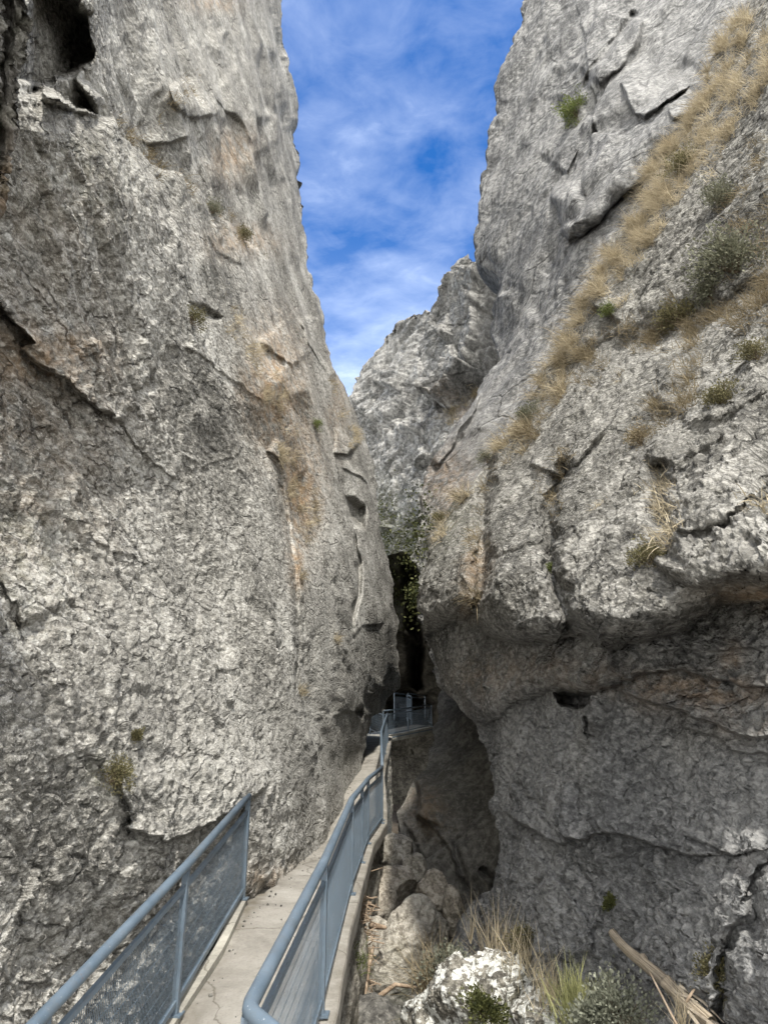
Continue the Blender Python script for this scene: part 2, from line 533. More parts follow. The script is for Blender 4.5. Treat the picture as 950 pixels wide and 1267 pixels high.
def sheet(name, mat, left, right, ylo, yhi, ctrl, feat=None, curl=None, amp=(0.3, 0.08, 0.025, 0.008), step=1.4, attrs=None,
          scale=1.0, seed=0, curl_r=1.2, edge_noise=5.0, beds=None):
    """a cliff: rows down the photo frame between two outlines, set at the distances of ctrl, broken into beds and blocks,
    and turned away behind its outline on the curl sides"""
    step = step / QUAL
    rows = samples(ylo, yhi, -10, 1277, step, 14)
    wid = max(interp(right, r) - interp(left, r) for r in (0, 300, 600, 900, 1200) if ylo <= r <= yhi)
    lf, rt = interp(left, rows), interp(right, rows)
    if edge_noise:
        wob = fbm(np.stack([rows / 70.0, rows * 0 + seed * 3.1, rows * 0], -1), 2, seed + 50, 0.4) * edge_noise
        if curl == 'left' or curl == 'both': lf = lf + wob
        if curl == 'right' or curl == 'both': rt = rt + wob
    jag = fbm(np.stack([rows / 26.0, rows * 0 + seed * 1.7, rows * 0], -1), 4, seed + 52, 0.65) * edge_noise * 0.9
    # columns: dense inside the frame, sparse in the margin
    r0 = rows[np.argmax(rt - lf)]
    a0, a1 = interp(left, r0), interp(right, r0)
    cp = samples(a0, a1, -10, 960, step * 0.8, 9)
    base_u = (cp - a0) / (cp[-1] - a0)
    n = len(cp)
    px = lf[:, None] + (rt - lf)[:, None] * base_u[None, :]
    # a broken outline, fading a short way in from the edge
    if curl == 'left': px = px + jag[:, None] * np.exp(-(px - lf[:, None]) / 14)
    if curl == 'right': px = px + jag[:, None] * np.exp(-(rt[:, None] - px) / 14)
    py = np.repeat(rows[:, None], n, 1)
    ev = tps(ctrl)
    P = pt(px, py, ev(px, py))
    kl = kr = 0
    # the hidden return behind the outline
    nk = 14
    def ret(edge, sx):
        k = np.linspace(0, 1, nk + 1)[1:] ** 1.5
        ray = edge * np.array([1, 1, 0.35]); ray = ray / np.linalg.norm(ray, axis=1, keepdims=True)
        lat = np.stack([ray[:, 1], -ray[:, 0], 0 * ray[:, 0]], 1) * sx
        return edge[:, None, :] + ray[:, None] * (curl_r * 4.0 * k)[None, :, None] + lat[:, None] * (curl_r * (0.25 * k + 2.4 * k ** 2))[None, :, None]
    if curl in ('left', 'both'):
        R = ret(P[:, 0], +1)[:, ::-1]; P = np.concatenate([R, P], 1); kl = nk
    if curl in ('right', 'both'):
        R = ret(P[:, -1], -1); P = np.concatenate([P, R], 1); kr = nk
    # base normal, towards the gorge
    du = np.gradient(P, axis=1); dv = np.gradient(P, axis=0)
    N = np.cross(du, dv); N /= np.linalg.norm(N, axis=-1, keepdims=True) + 1e-12
    vis = -P / np.linalg.norm(P, axis=-1, keepdims=True)
    c0 = P.shape[1] // 2
    if (N[:, c0] * vis[:, c0]).sum() < 0: N = -N
    qx, qy = proj(P)
    # warp the layout lines a little so that nothing runs ruler straight
    w1 = fbm(np.stack([qx / 60, qy / 60, 0 * qx + seed], -1), 3, seed + 31) * 7
    w2 = fbm(np.stack([qx / 60, qy / 60, 0 * qx + seed + 9.5], -1), 3, seed + 37) * 7
    D = np.zeros(qx.shape)
    if feat is not None:
        D = feat(qx + w1, qy + w2)
    if kl: D[:, :kl] = D[:, kl:kl + 1]
    if kr: D[:, -kr:] = D[:, -kr - 1:-kr]
    cosv = np.abs((N * vis).sum(-1))
    P0 = P
    shift_ = vis * (D / np.clip(cosv, 0.4, 1))[..., None]
    D = np.zeros(qx.shape)
    # no detail finer than the grid can carry
    sp_ = np.maximum(np.linalg.norm(du, axis=-1), np.linalg.norm(dv, axis=-1))
    def fade(cell): return np.clip(cell / (3.0 * sp_ + 1e-6) - 0.25, 0, 1)
    s = 1 / scale
    A, B_, C, E = amp
    Pw = P + 0.25 * scale * np.stack([vnoise(P * 1.1 * s + 5, seed + 3), vnoise(P * 1.1 * s + 25, seed + 4), vnoise(P * 1.1 * s + 45, seed + 5)], -1)
    D = D + A * fbm(strata(P, 0.35 * s, 0.22 * s, 0.42 * s), 3, seed + 1)
    rough = np.clip(0.75 + 0.9 * vnoise(P * 0.5 * s + 70, seed + 20), 0.2, 1.5)
    f, e = facets(strata(Pw, 0.9 * s, 0.65 * s, 1.0 * s), seed + 11, 1.6)
    D = D + B_ * rough * f * 1.5 - fade(0.08 * scale) * B_ * 0.5 * rough * np.exp(-(e / 0.05) ** 2)
    # large angular blocks where the wall is broken
    if beds is not None:
        f, e = facets(strata(Pw, 0.42 * s, 0.34 * s, 0.5 * s), seed + 61, 1.9)
        f2, e2 = facets(strata(Pw, 1.5 * s, 1.1 * s, 1.8 * s), seed + 62, 1.8)
        m = sstep(-0.25, 0.3, vnoise(P * 0.6 * s + 12, seed + 63))
        D = D + beds(qx, qy) * (1.5 * f + m * fade(0.6 * scale) * 0.55 * f2)
    b = vnoise(strata(Pw, 0.5 * s, 0.16 * s, 1.3 * s), seed + 41)
    D = D - fade(0.10 * scale) * B_ * 0.8 * np.exp(-(b / 0.025) ** 2) * sstep(0.1, 0.6, vnoise(P * 0.45 * s + 90, seed + 42) + 0.15)
    # the grid is coarse along a wall seen edge-on: soften the big steps there
    wg = 1 - sstep(0.35, 0.8, cosv)
    def soft(A_):
        for ax in (0, 1):
            a = np.roll(A_, 1, ax); b = np.roll(A_, -1, ax); a2 = np.roll(A_, 2, ax); b2 = np.roll(A_, -2, ax)
            A_ = (A_ * 3 + (a + b) * 2 + a2 + b2) / 9
        return A_
    def soften(D, wg, n):
        Ds = D
        for _ in range(n): Ds = soft(Ds)
        Ds = Ds.copy()
        Ds[:7] = D[:7]; Ds[-7:] = D[-7:]; Ds[:, :7] = D[:, :7]; Ds[:, -7:] = D[:, -7:]
        return D * (1 - wg) + Ds * wg
    D = soften(D, wg, 2)
    f, e = facets(strata(Pw, 3.0 * s, 2.3 * s, 3.4 * s), seed + 12, 1.8)
    D = D + fade(0.3 * scale) * (C * rough * f * 1.6 - C * 0.4 * np.exp(-(e / 0.06) ** 2))
    b = vnoise(strata(Pw, 1.2 * s, 0.5 * s, 2.6 * s), seed + 43)
    D = D - fade(0.05 * scale) * C * 0.6 * np.exp(-(b / 0.03) ** 2) * sstep(0.1, 0.6, vnoise(P * 0.9 * s + 30, seed + 44))
    D = soften(D, 0.8 * (1 - sstep(0.2, 0.6, cosv)), 1)
    f, e = facets(strata(P, 9.0 * s, 8 * s, 10.5 * s), seed + 13, 1.8)
    D = D + fade(0.11 * scale) * E * f * 1.6
    f, e = facets(strata(Pw, 22.0 * s, 15 * s, 26 * s), seed + 14, 1.8)
    D = D + fade(0.05 * scale) * E * 0.75 * f
    D = D + fade(0.07 * scale) * E * 0.7 * fbm(strata(P, 14 * s, 9 * s, 17 * s), 3, seed + 15, 0.6)
    P = P0 + shift_ + N * D[..., None]
    R_, Cc = P.shape[:2]
    idx = np.arange(R_ * Cc).reshape(R_, Cc)
    faces = np.stack([idx[:-1, :-1], idx[1:, :-1], idx[1:, 1:], idx[:-1, 1:]], -1).reshape(-1, 4)
    at = {'slate': np.zeros(qx.shape), 'ochre': np.zeros(qx.shape), 'moss': np.zeros(qx.shape), 'pale': np.zeros(qx.shape)}
    if attrs is not None:
        for k, v in attrs(qx + w1, qy + w2).items(): at[k] = v
    o = obj(name, P.reshape(-1, 3), faces, mat, attrs=at)
    tag(o, kind='structure')
    inner = slice(kl, Cc - kr if kr else Cc)
    return {'P': P[:, inner], 'N': N[:, inner], 'ob': o}


def pick(sh, px, py):
    """surface point and normal seen at a pixel of a cliff"""
    qx, qy = proj(sh['P'])
    k = np.argmin((qx - px) ** 2 + (qy - py) ** 2)
    return sh['P'].reshape(-1, 3)[k], sh['N'].reshape(-1, 3)[k]


def blob(px, py, x, y, rx, ry=None):
    ry = ry or rx
    return np.exp(-(((px - x) / rx) ** 2 + ((py - y) / ry) ** 2))


# --- left wall
L_ctrl = [(-350, 1450, 2.9), (-350, 1267, 2.9), (-350, 633, 3.0), (-350, 0, 2.6), (-350, -300, 2.4),
          (0, 1450, 5.2), (200, 1450, 8.8), (330, 1450, 12.0), (0, 1267, 4.8), (150, 1267, 6.2), (240, 1267, 8.2), (330, 1267, 11.0),
          (0, 1110, 4.6), (150, 1110, 6.1), (308, 1110, 8.8), (370, 1060, 11.5), (400, 1042, 14.0),
          (0, 940, 4.4), (200, 940, 6.7), (320, 940, 9.6), (375, 940, 12.0), (430, 940, 18.0),
          (0, 633, 5.2), (200, 633, 8.6), (350, 633, 14.0), (430, 633, 20.0), (475, 633, 25.0), (490, 760, 25.0), (490, 830, 25.0), (458, 885, 21.5), (470, 862, 23.0),
          (0, 300, 4.8), (200, 300, 8.6), (300, 300, 14.0), (378, 300, 25.0), (432, 490, 25.0), (330, 490, 13.5),
          (50, 0, 4.7), (150, 0, 7.6), (250, 0, 13.0), (345, 0, 25.5), (50, -300, 4.8), (200, -300, 9.5), (320, -300, 26.0)]
L_right = [(322, -300), (345, 0), (352, 60), (365, 120), (366, 160), (378, 270), (383, 330), (398, 390), (410, 440), (420, 470), (432, 492),
           (450, 540), (462, 580), (470, 650), (485, 710), (492, 770), (494, 836), (492, 850), (481, 863), (476, 880), (460, 887), (456, 920), (445, 960), (425, 1010),
           (400, 1046), (360, 1092), (335, 1118), (330, 1267), (330, 1450)]
L_left = [(-350, -300), (-350, 1450)]


def L_feat(x, y):
    D = 0 * x
    # the big rounded bulge below the diagonal ledge
    lg = [(-60, 60), (60, 110), (130, 150), (220, 218), (300, 292), (345, 350), (385, 420), (420, 500)]
    d, s, t = pdist(x, y, lg)
    sd = d * s
    D += 0.45 * np.sqrt(np.clip(sd / 60, 0, 1)) * np.exp(-np.maximum(sd - 40, 0) / 230) * (1 - 0.55 * t) * sstep(0, 0.1, 1 - t)
    D += -0.25 * np.exp(-(np.maximum(-sd, 0) / 60)) * (sd < 0) * (1 - 0.5 * t) * sstep(0, .2, 1 - t)
    D += ledge(x, y, [(-80, 300), (0, 355), (30, 400), (65, 455), (105, 495), (140, 512), (158, 525)], 0.170, 70, 4, 0.1)
    D += ledge(x, y, [(140, 510), (165, 545), (185, 572), (215, 600)], 0.050, 30, 2.5)
    D += ledge(x, y, [(150, 940), (157, 985), (172, 1022), (200, 1040), (235, 1030), (262, 1012), (300, 990), (325, 965)], 0.130, 80, 3, 0.12)
    D += ledge(x, y, [(212, 560), (245, 575), (285, 562), (300, 545)], 0.028, 25, 2.5)
    D += ledge(x, y, [(-40, 690), (0, 720), (20, 745), (35, 775)], 0.080, 40, 3)
    D += ledge(x, y, [(100, 660), (150, 685), (180, 690), (240, 740)], 0.030, 25, 2)
    D += ledge(x, y, [(310, 1085), (328, 1108), (345, 1098), (360, 1075)], 0.055, 25, 3)
    # mid-height hollows and blocks
    D += hollow(x, y, [(238, 368), (262, 372), (282, 392), (275, 402), (250, 392)], 0.25, 10)
    D += ledge(x, y, [(230, 420), (255, 445), (300, 470), (330, 500)], 0.055, 40, 3)
    D += ledge(x, y, [(325, 418), (345, 438), (368, 458)], 0.193, 30, 4)
    D += ledge(x, y, [(370, 395), (382, 425), (398, 448), (408, 470)], 0.275, 22, 4)
    D += 0.3 * blob(x, y, 352, 466, 12, 14) + 0.2 * blob(x, y, 362, 486, 9)
    D += ledge(x, y, [(335, 560), (350, 572), (362, 560)], 0.138, 25, 3)
    D += ledge(x, y, [(412, 555), (428, 560), (440, 545)], 0.275, 25, 3)
    D += ledge(x, y, [(420, 575), (440, 590), (455, 605)], 0.138, 25, 3)
    D += hollow(x, y, [(426, 612), (441, 620), (452, 636), (456, 656), (437, 655), (430, 640)], 0.55, 9)
    D += groove(x, y, [(437, 655), (438, 690), (441, 730), (441, 790)], 0.3, 2.5)
    D += groove(x, y, [(340, 560), (352, 640), (362, 720), (370, 800), (374, 900)], 0.12, 4)
    D += ledge(x, y, [(352, 545), (357, 600), (366, 700), (374, 830), (376, 950)][::-1], 0.099, 30, 3)
    D += ledge(x, y, [(440, 790), (455, 775), (478, 768)], 0.08, 20, 3)
    # notch where the wall overhangs the path
    D += hollow(x, y, [(434, 879), (447, 872), (445, 892)], 0.35, 5) + ledge(x, y, [(428, 884), (440, 874), (455, 860), (470, 862), (484, 845)], 0.10, 22, 3)
    # upper wall: blocks, rounded stones, slots
    D += ledge(x, y, [(200, 110), (212, 140), (235, 148), (262, 140)], 0.2, 40, 4)
    D += 0.15 * blob(x, y, 228, 130, 24, 18)
    D += ledge(x, y, [(255, 115), (285, 140), (300, 165), (318, 195)], 0.193, 40, 4)
    D += ledge(x, y, [(185, 172), (210, 178), (228, 172)], 0.180, 25, 3)
    D += ledge(x, y, [(300, 20), (318, 80), (340, 160), (352, 230)][::-1], 0.275, 60, 4)
    D += ledge(x, y, [(255, 285), (275, 310), (305, 330)], 0.066, 40, 3)
    # the cave and the block in it
    cave = [(20, -40), (70, -12), (98, 18), (110, 58), (102, 84), (116, 118), (122, 148), (96, 142), (60, 125), (20, 120)]
    D += hollow(x, y, cave, 0.8, 14)
    D += 0.75 * sstep(0, 10, np.where(inpoly(x, y, [(30, 104), (62, 88), (100, 84), (118, 120), (122, 148), (90, 140), (40, 126)]), pdist(x, y, [(30, 104), (62, 88), (100, 84), (118, 120), (122, 148), (90, 140), (40, 126), (30, 104)])[0], 0))
    return D


def L_attr(x, y):
    oc = 0.75 * blob(x, y, 340, 480, 30, 70) + 0.6 * blob(x, y, 375, 610, 22, 60) + 0.6 * blob(x, y, 365, 700, 10, 30) + 0.5 * blob(x, y, 290, 190, 25, 30) \
        + 0.4 * blob(x, y, 300, 300, 40, 18) + 0.35 * blob(x, y, 60, 440, 60, 30) + 0.5 * blob(x, y, 262, 5, 30, 12) + 0.3 * blob(x, y, 420, 500, 14, 50) \
        + 0.35 * blob(x, y, 320, 1090, 40, 20) + 0.15 * blob(x, y, 40, 540, 110, 200) + 0.08 * blob(x, y, 60, 250, 90, 80)
    ms = 0.5 * blob(x, y, 135, 955, 22, 34) + 0.35 * blob(x, y, 30, 700, 60, 90) + 0.3 * blob(x, y, 90, 220, 90, 70)
    pale = 0.55 * blob(x, y, 280, 950, 110, 110) + 0.45 * blob(x, y, 400, 860, 30, 110) + 0.35 * blob(x, y, 200, 80, 120, 80) + 0.25 * blob(x, y, 150, 760, 120, 120)
    return {'ochre': np.clip(oc, 0, 1), 'moss': ms, 'pale': np.clip(pale, 0, .7)}


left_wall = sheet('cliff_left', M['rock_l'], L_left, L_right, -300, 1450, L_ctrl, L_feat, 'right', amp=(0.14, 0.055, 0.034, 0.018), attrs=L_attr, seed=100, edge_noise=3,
                  beds=lambda x, y: 0.02 + 0.13 * sstep(0, 1, (x * 0.9 - y * 0.85 + 30) / 160) * sstep(900, 600, y))

# --- overhanging rock at the near left
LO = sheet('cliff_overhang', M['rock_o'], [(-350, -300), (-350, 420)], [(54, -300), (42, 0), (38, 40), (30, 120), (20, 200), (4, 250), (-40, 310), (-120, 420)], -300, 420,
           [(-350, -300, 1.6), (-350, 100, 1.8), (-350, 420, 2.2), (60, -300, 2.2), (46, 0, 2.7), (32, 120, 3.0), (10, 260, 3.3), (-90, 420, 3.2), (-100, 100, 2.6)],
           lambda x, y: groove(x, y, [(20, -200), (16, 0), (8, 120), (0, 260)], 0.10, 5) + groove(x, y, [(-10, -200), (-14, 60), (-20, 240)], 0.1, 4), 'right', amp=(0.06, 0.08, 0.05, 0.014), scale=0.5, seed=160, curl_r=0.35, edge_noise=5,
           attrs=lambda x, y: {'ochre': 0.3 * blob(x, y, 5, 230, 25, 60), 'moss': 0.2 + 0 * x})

# --- right wall, the near mass
R1_left = [(1180, -300), (1010, -140), (915, 20), (860, 120), (800, 225), (740, 330), (690, 425), (640, 520), (590, 590), (535, 655), (517, 705), (515, 745), (527, 790),
           (536, 815), (550, 850), (590, 900), (612, 945), (621, 985), (617, 1050), (608, 1100), (575, 1150), (545, 1195), (520, 1280), (480, 1450)]
R1_ctrl = [(515, 720, 14.5), (527, 790, 14.0), (550, 850, 13.0), (590, 900, 11.5), (620, 980, 10.2), (610, 1100, 9.4), (565, 1180, 9.6), (520, 1280, 8.5), (480, 1450, 7),
           (750, 1000, 6.5), (950, 1000, 4.7), (750, 1200, 6.1), (950, 1200, 4.3), (950, 800, 4.75), (750, 800, 7.0), (650, 800, 9.4),
           (950, 633, 5.4), (750, 633, 8.2), (640, 633, 11.2), (640, 520, 14.2), (740, 330, 13.6), (915, 20, 12.8), (950, 330, 8.2), (950, 100, 10.0),
           (850, 450, 9.0), (700, 500, 12.0), (560, 660, 14.2), (1300, 633, 3.0), (1300, 1200, 2.5), (1300, 0, 5.2), (1180, -300, 12), (1350, -300, 8), (1300, 1450, 2.5), (750, 1450, 5.8)]


def R1_feat(x, y):
    D = 0 * x
    # bulges over the recess
    rim = [(515, 785), (535, 782), (570, 772), (597, 766), (606, 787), (656, 798), (704, 791), (723, 790), (746, 804), (803, 799), (832, 785), (862, 758), (905, 742), (980, 735)]
    D += cushion(x, y, rim, 0.75, 36, 130, 0.03)
    D += cushion(x, y, [(790, 680), (827, 718), (850, 726), (903, 721), (950, 711), (1040, 695)], 0.32, 30, 90, 0.12)
    D += 0.25 * blob(x, y, 560, 710, 45, 70) + 0.3 * blob(x, y, 645, 715, 50, 75) + 0.35 * blob(x, y, 760, 730, 70, 70) + 0.2 * blob(x, y, 900, 640, 80, 60)
    D += groove(x, y, [(600, 560), (597, 620), (595, 690), (600, 770)], 0.40, 9, 0.1)
    D += groove(x, y, [(700, 560), (690, 610), (683, 650), (690, 710), (695, 745), (712, 795)], 0.38, 10, 0.1)
    D += groove(x, y, [(820, 570), (818, 620), (826, 665), (822, 705)], 0.30, 13, 0.1)
    D += groove(x, y, [(835, 672), (860, 666), (900, 652), (930, 630), (990, 610)], 0.09, 3)
    D += groove(x, y, [(852, 700), (875, 680), (890, 668)], 0.05, 3)
    D += groove(x, y, [(600, 690), (640, 680), (680, 672)], 0.06, 3)
    # arch rim over the lower slab, with the hole
    arch = [(595, 902), (612, 892), (625, 884), (656, 868), (685, 856), (713, 852), (746, 858), (765, 853), (790, 838)]
    D += cushion(x, y, arch, 0.26, 25, 50, 0.08)
    D += hollow(x, y, [(688, 858), (705, 851), (738, 856), (742, 872), (735, 884), (700, 876)], 0.45, 9)
    D += groove(x, y, [(735, 884), (738, 905), (736, 930)], 0.10, 3)
    D += ledge(x, y, [(770, 852), (803, 830), (841, 827), (879, 838), (903, 842), (950, 848), (1040, 850)], 0.20, 40, 4, 0.12)
    D += ledge(x, y, [(765, 853), (808, 866), (860, 886), (903, 905), (950, 915), (1040, 925)], 0.16, 30, 3, 0.1)
    D += ledge(x, y, [(830, 890), (874, 908), (900, 925), (950, 935)], 0.10, 25, 3)
    D += ledge(x, y, [(800, 815), (840, 795), (880, 800), (950, 790)], 0.08, 40, 4)
    # lower slab cracks
    D += ledge(x, y, [(622, 998), (655, 1023), (692, 1045), (718, 1042), (740, 1031), (773, 1029), (799, 1038), (825, 1048), (865, 1053), (900, 1058), (960, 1050)], 0.13, 50, 2.5, 0.05)
    D += groove(x, y, [(640, 955), (660, 990), (690, 1018)], 0.05, 3)
    D += ledge(x, y, [(655, 1050), (690, 1085), (720, 1130), (735, 1180)][::-1], 0.07, 40, 4)
    D += groove(x, y, [(842, 1030), (860, 1042), (880, 1052)], 0.06, 3)
    # slope above: benches that carry the grass
    D += groove(x, y, [(950, 340), (900, 375), (830, 405), (760, 432), (700, 455), (660, 525)], 0.30, 16, 0.1)
    D += ledge(x, y, [(640, 560), (690, 590), (720, 560), (760, 520)], 0.15, 50, 5)
    D += ledge(x, y, [(800, 470), (850, 515), (900, 500), (960, 470)], 0.16, 60, 14)
    D += ledge(x, y, [(790, 560), (840, 585), (880, 560), (920, 540)], 0.14, 50, 12)
    D += ledge(x, y, [(700, 350), (740, 380), (770, 400)], 0.2, 40, 5)
    # the rib at the very right, split by a dark cleft
    D += groove(x, y, [(990, 1040), (945, 1080), (930, 1140), (905, 1190), (888, 1250), (880, 1330)], 0.14, 7, 0.05)
    D += 0.25 * blob(x, y, 955, 1200, 40, 120)
    return D


def R1_attr(x, y):
    oc = 0.85 * blob(x, y, 850, 855, 80, 22) + 0.6 * blob(x, y, 930, 885, 50, 24) + 0.5 * blob(x, y, 895, 815, 14, 26) + 0.55 * blob(x, y, 945, 730, 60, 16) \
        + 0.35 * blob(x, y, 590, 690, 14, 30) + 0.35 * blob(x, y, 585, 745, 18, 25) + 0.35 * blob(x, y, 690, 830, 70, 25) + 0.5 * blob(x, y, 918, 1080, 10, 10) + 0.3 * blob(x, y, 600, 850, 40, 40)
    ms = 0.5 * blob(x, y, 545, 640, 40, 50) + 0.25 * blob(x, y, 585, 810, 40, 40) + 0.4 * blob(x, y, 900, 1180, 30, 60)
    pale = 0.55 * blob(x, y, 900, 680, 70, 45) + 0.35 * blob(x, y, 800, 480, 130, 130) + 0.5 * blob(x, y, 730, 920, 12, 45) + 0.3 * blob(x, y, 845, 940, 12, 40)
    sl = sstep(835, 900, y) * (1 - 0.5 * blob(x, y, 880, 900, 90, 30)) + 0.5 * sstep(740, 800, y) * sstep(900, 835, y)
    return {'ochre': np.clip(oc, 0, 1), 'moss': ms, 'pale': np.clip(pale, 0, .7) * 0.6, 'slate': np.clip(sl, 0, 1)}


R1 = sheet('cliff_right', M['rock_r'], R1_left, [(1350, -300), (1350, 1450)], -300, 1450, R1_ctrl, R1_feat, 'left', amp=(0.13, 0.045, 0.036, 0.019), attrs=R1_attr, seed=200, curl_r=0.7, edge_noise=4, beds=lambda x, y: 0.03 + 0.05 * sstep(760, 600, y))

# --- tall slab behind it
R2_left = [(700, -300), (642, 0), (636, 50), (622, 95), (612, 150), (605, 190), (600, 225), (592, 285), (588, 322), (612, 345), (611, 445), (592, 482), (560, 525), (535, 580),
           (517, 640), (508, 700), (506, 745), (514, 790), (530, 830), (565, 862), (625, 900), (680, 960)]
R2_ctrl = [(700, -300, 25), (642, 0, 25), (605, 190, 25), (588, 322, 25), (600, 420, 24), (560, 525, 22), (520, 640, 19), (508, 720, 18), (515, 800, 17.5), (560, 960, 16),
           (740, 330, 15.5), (915, 20, 14.8), (640, 520, 16), (800, 0, 18.5), (1300, -300, 12), (1350, 300, 9), (1350, 960, 8), (700, 700, 13.5), (720, 180, 19)]


def R2_feat(x, y):
    D = 0 * x
    D += cushion(x, y, [(680, 225), (684, 262), (692, 290), (702, 300), (722, 292), (748, 272), (775, 245), (805, 218), (835, 190), (880, 150)], 0.85, 28, 80, 0.08)
    D += ledge(x, y, [(770, 105), (781, 134), (794, 139), (814, 130), (835, 125), (860, 110)], 0.45, 50, 4)
    D += ledge(x, y, [(740, 110), (760, 85), (790, 50), (800, 20)], 0.3, 60, 4)
    D += ledge(x, y, [(700, 215), (720, 180), (745, 150)], 0.25, 30, 4)
    D += ledge(x, y, [(830, 155), (850, 150), (868, 140)], 0.2, 25, 3)
    D += groove(x, y, [(790, 10), (775, 25), (745, 75), (720, 120)], 0.3, 5)
    D += ledge(x, y, [(540, 580), (560, 560), (580, 520), (600, 480)], 0.25, 40, 4)
    return D


R2 = sheet('cliff_slab', M['rock_s'], R2_left, [(1350, -300), (1350, 960)], -300, 960, R2_ctrl, R2_feat, 'left', amp=(0.30, 0.08, 0.04, 0.016), step=1.6, scale=1.7, seed=300, curl_r=3.6,
           attrs=lambda x, y: {'pale': np.clip(0.3 * blob(x, y, 850, 60, 70, 60) + 0.25 * blob(x, y, 800, 120, 50, 40) + 0.2 * blob(x, y, 740, 250, 60, 40) + 0.5 * blob(x, y, 600, 540, 40, 80), 0, .8),
                               'ochre': 0.3 * blob(x, y, 560, 600, 40, 40), 'moss': 0.3 * blob(x, y, 515, 690, 20, 60)}, edge_noise=6, beds=lambda x, y: 0.16 + 0 * x)

# --- far wall that closes the view
R3_top = [(300, 640), (380, 560), (432, 495), (448, 462), (462, 440), (472, 420), (486, 398), (500, 393), (522, 385), (540, 372), (548, 350), (560, 332), (578, 318), (600, 322), (720, 250), (800, 230)]


def far_wall():
    step = 1.5 / QUAL
    us = np.arange(300, 800, step)
    top = np.interp(us, [p[0] for p in R3_top], [p[1] for p in R3_top])
    top = top + fbm(np.stack([us / 22, 0 * us, 0 * us + 3], -1), 4, 77, 0.6) * 5
    vs = np.linspace(0, 1, int(460 / step))
    px = np.repeat(us[None], len(vs), 0)
    py = top[None] + (785 - top)[None] * vs[:, None]
    ev = tps([(300, 640, 46), (432, 495, 46), (486, 398, 42), (548, 350, 38), (600, 322, 35), (800, 230, 30), (600, 600, 32), (540, 700, 33), (490, 700, 38), (440, 700, 44), (300, 1000, 44), (500, 900, 38), (560, 900, 34), (800, 1000, 28), (510, 560, 37)])
    P = pt(px, py, ev(px, py))
    # the plateau behind the rim
    k = np.linspace(1, 0.05, 14)[:, None, None]
    back = P[:1] + np.concatenate([0 * k, 9 * k ** 1.2, -3.5 * k ** 2 + 0 * k], -1)
    P = np.concatenate([back, P], 0)
    du = np.gradient(P, axis=1); dv = np.gradient(P, axis=0)
    N = np.cross(du, dv); N /= np.linalg.norm(N, axis=-1, keepdims=True) + 1e-12
    if N[60, 100] @ (-P[60, 100]) < 0: N = -N
    qx, qy = proj(P)
    w1 = fbm(np.stack([qx / 40, qy / 40, 0 * qx], -1), 3, 431) * 6
    w2 = fbm(np.stack([qx / 40, qy / 40, 0 * qx + 9.5], -1), 3, 437) * 6
    x, y = qx + w1, qy + w2
    D = ledge(x, y, [(530, 480), (541, 499), (552, 505), (575, 490), (588, 477), (596, 458)], 2.2, 45, 3, 0.08)
    D += ledge(x, y, [(470, 478), (485, 482), (505, 486)], 0.8, 20, 2)
    D += ledge(x, y, [(448, 520), (462, 515), (474, 528)], 0.9, 20, 2)
    D += ledge(x, y, [(492, 538), (512, 536), (522, 532)], 0.7, 16, 2)
    D += ledge(x, y, [(548, 412), (556, 420), (566, 412)], 1.0, 16, 2)
    D += ledge(x, y, [(585, 455), (592, 410), (598, 360), (602, 335)], 0.9, 18, 2)
    D += ledge(x, y, [(610, 335), (606, 400), (604, 458)], -0.6, 14, 2)
    D += 0.5 * blob(x, y, 591, 345, 7) + 0.5 * blob(x, y, 603, 335, 6) + 0.4 * blob(x, y, 583, 356, 6)
    D += ledge(x, y, [(470, 655), (485, 660), (490, 655)], 0.8, 15, 2)
    f, e = facets(strata(P, 0.5, 0.25, 0.55), 411, 1.7); D += 0.36 * f - 0.15 * np.exp(-(e / 0.05) ** 2)
    f, e = facets(strata(P, 1.4, 0.8, 1.6), 412, 1.7); D += 0.17 * f - 0.06 * np.exp(-(e / 0.05) ** 2)
    f, e = facets(strata(P, 4, 2.5, 5), 413, 1.7); D += 0.10 * f
    D += 0.5 * fbm(strata(P, 0.2, 0.1, 0.25), 3, 414)
    q = (P[..., 1] * math.sin(_a) + P[..., 2] * math.cos(_a)) * 0.3 + 0.9 * fbm(strata(P, 0.25, 0.1, 0.25), 4, 461, 0.55)
    fr = q - np.floor(q)
    D += 0.3 * sstep(0, .06, fr) * (1 - fr) ** 1.5 * sstep(-0.1, 0.3, vnoise(P * 0.2, 462))
    q = (P[..., 1] * math.sin(_a) + P[..., 2] * math.cos(_a)) * 0.9 + 1.1 * fbm(strata(P, 0.6, 0.25, 0.6), 4, 463, 0.55)
    fr = q - np.floor(q)
    D += 0.12 * sstep(0, .08, fr) * (1 - fr) ** 1.5
    b = vnoise(strata(P, 0.4, 0.15, 0.9), 441)
    D -= 0.3 * np.exp(-(b / 0.03) ** 2) * sstep(0, .4, vnoise(P * 0.3, 442) + .2)
    P = P + N * D[..., None]
    R_, Cc = P.shape[:2]
    idx = np.arange(R_ * Cc).reshape(R_, Cc)
    faces = np.stack([idx[:-1, :-1], idx[1:, :-1], idx[1:, 1:], idx[:-1, 1:]], -1).reshape(-1, 4)
    at = {'ochre': 0.3 * blob(x, y, 570, 510, 20, 16), 'pale': 0.5 * blob(x, y, 603, 400, 12, 60) + 0.3 * blob(x, y, 480, 430, 40, 40),
          'moss': np.clip(0.9 * blob(x, y, 500, 680, 40, 60) + 0.6 * blob(x, y, 470, 640, 20, 50), 0, 1)}
    o = obj('cliff_far', P.reshape(-1, 3), faces, M['rock_f'], attrs=at)
    tag(o, kind='structure')
    return {'P': P[14:], 'N': N[14:], 'ob': o}


R3 = far_wall()

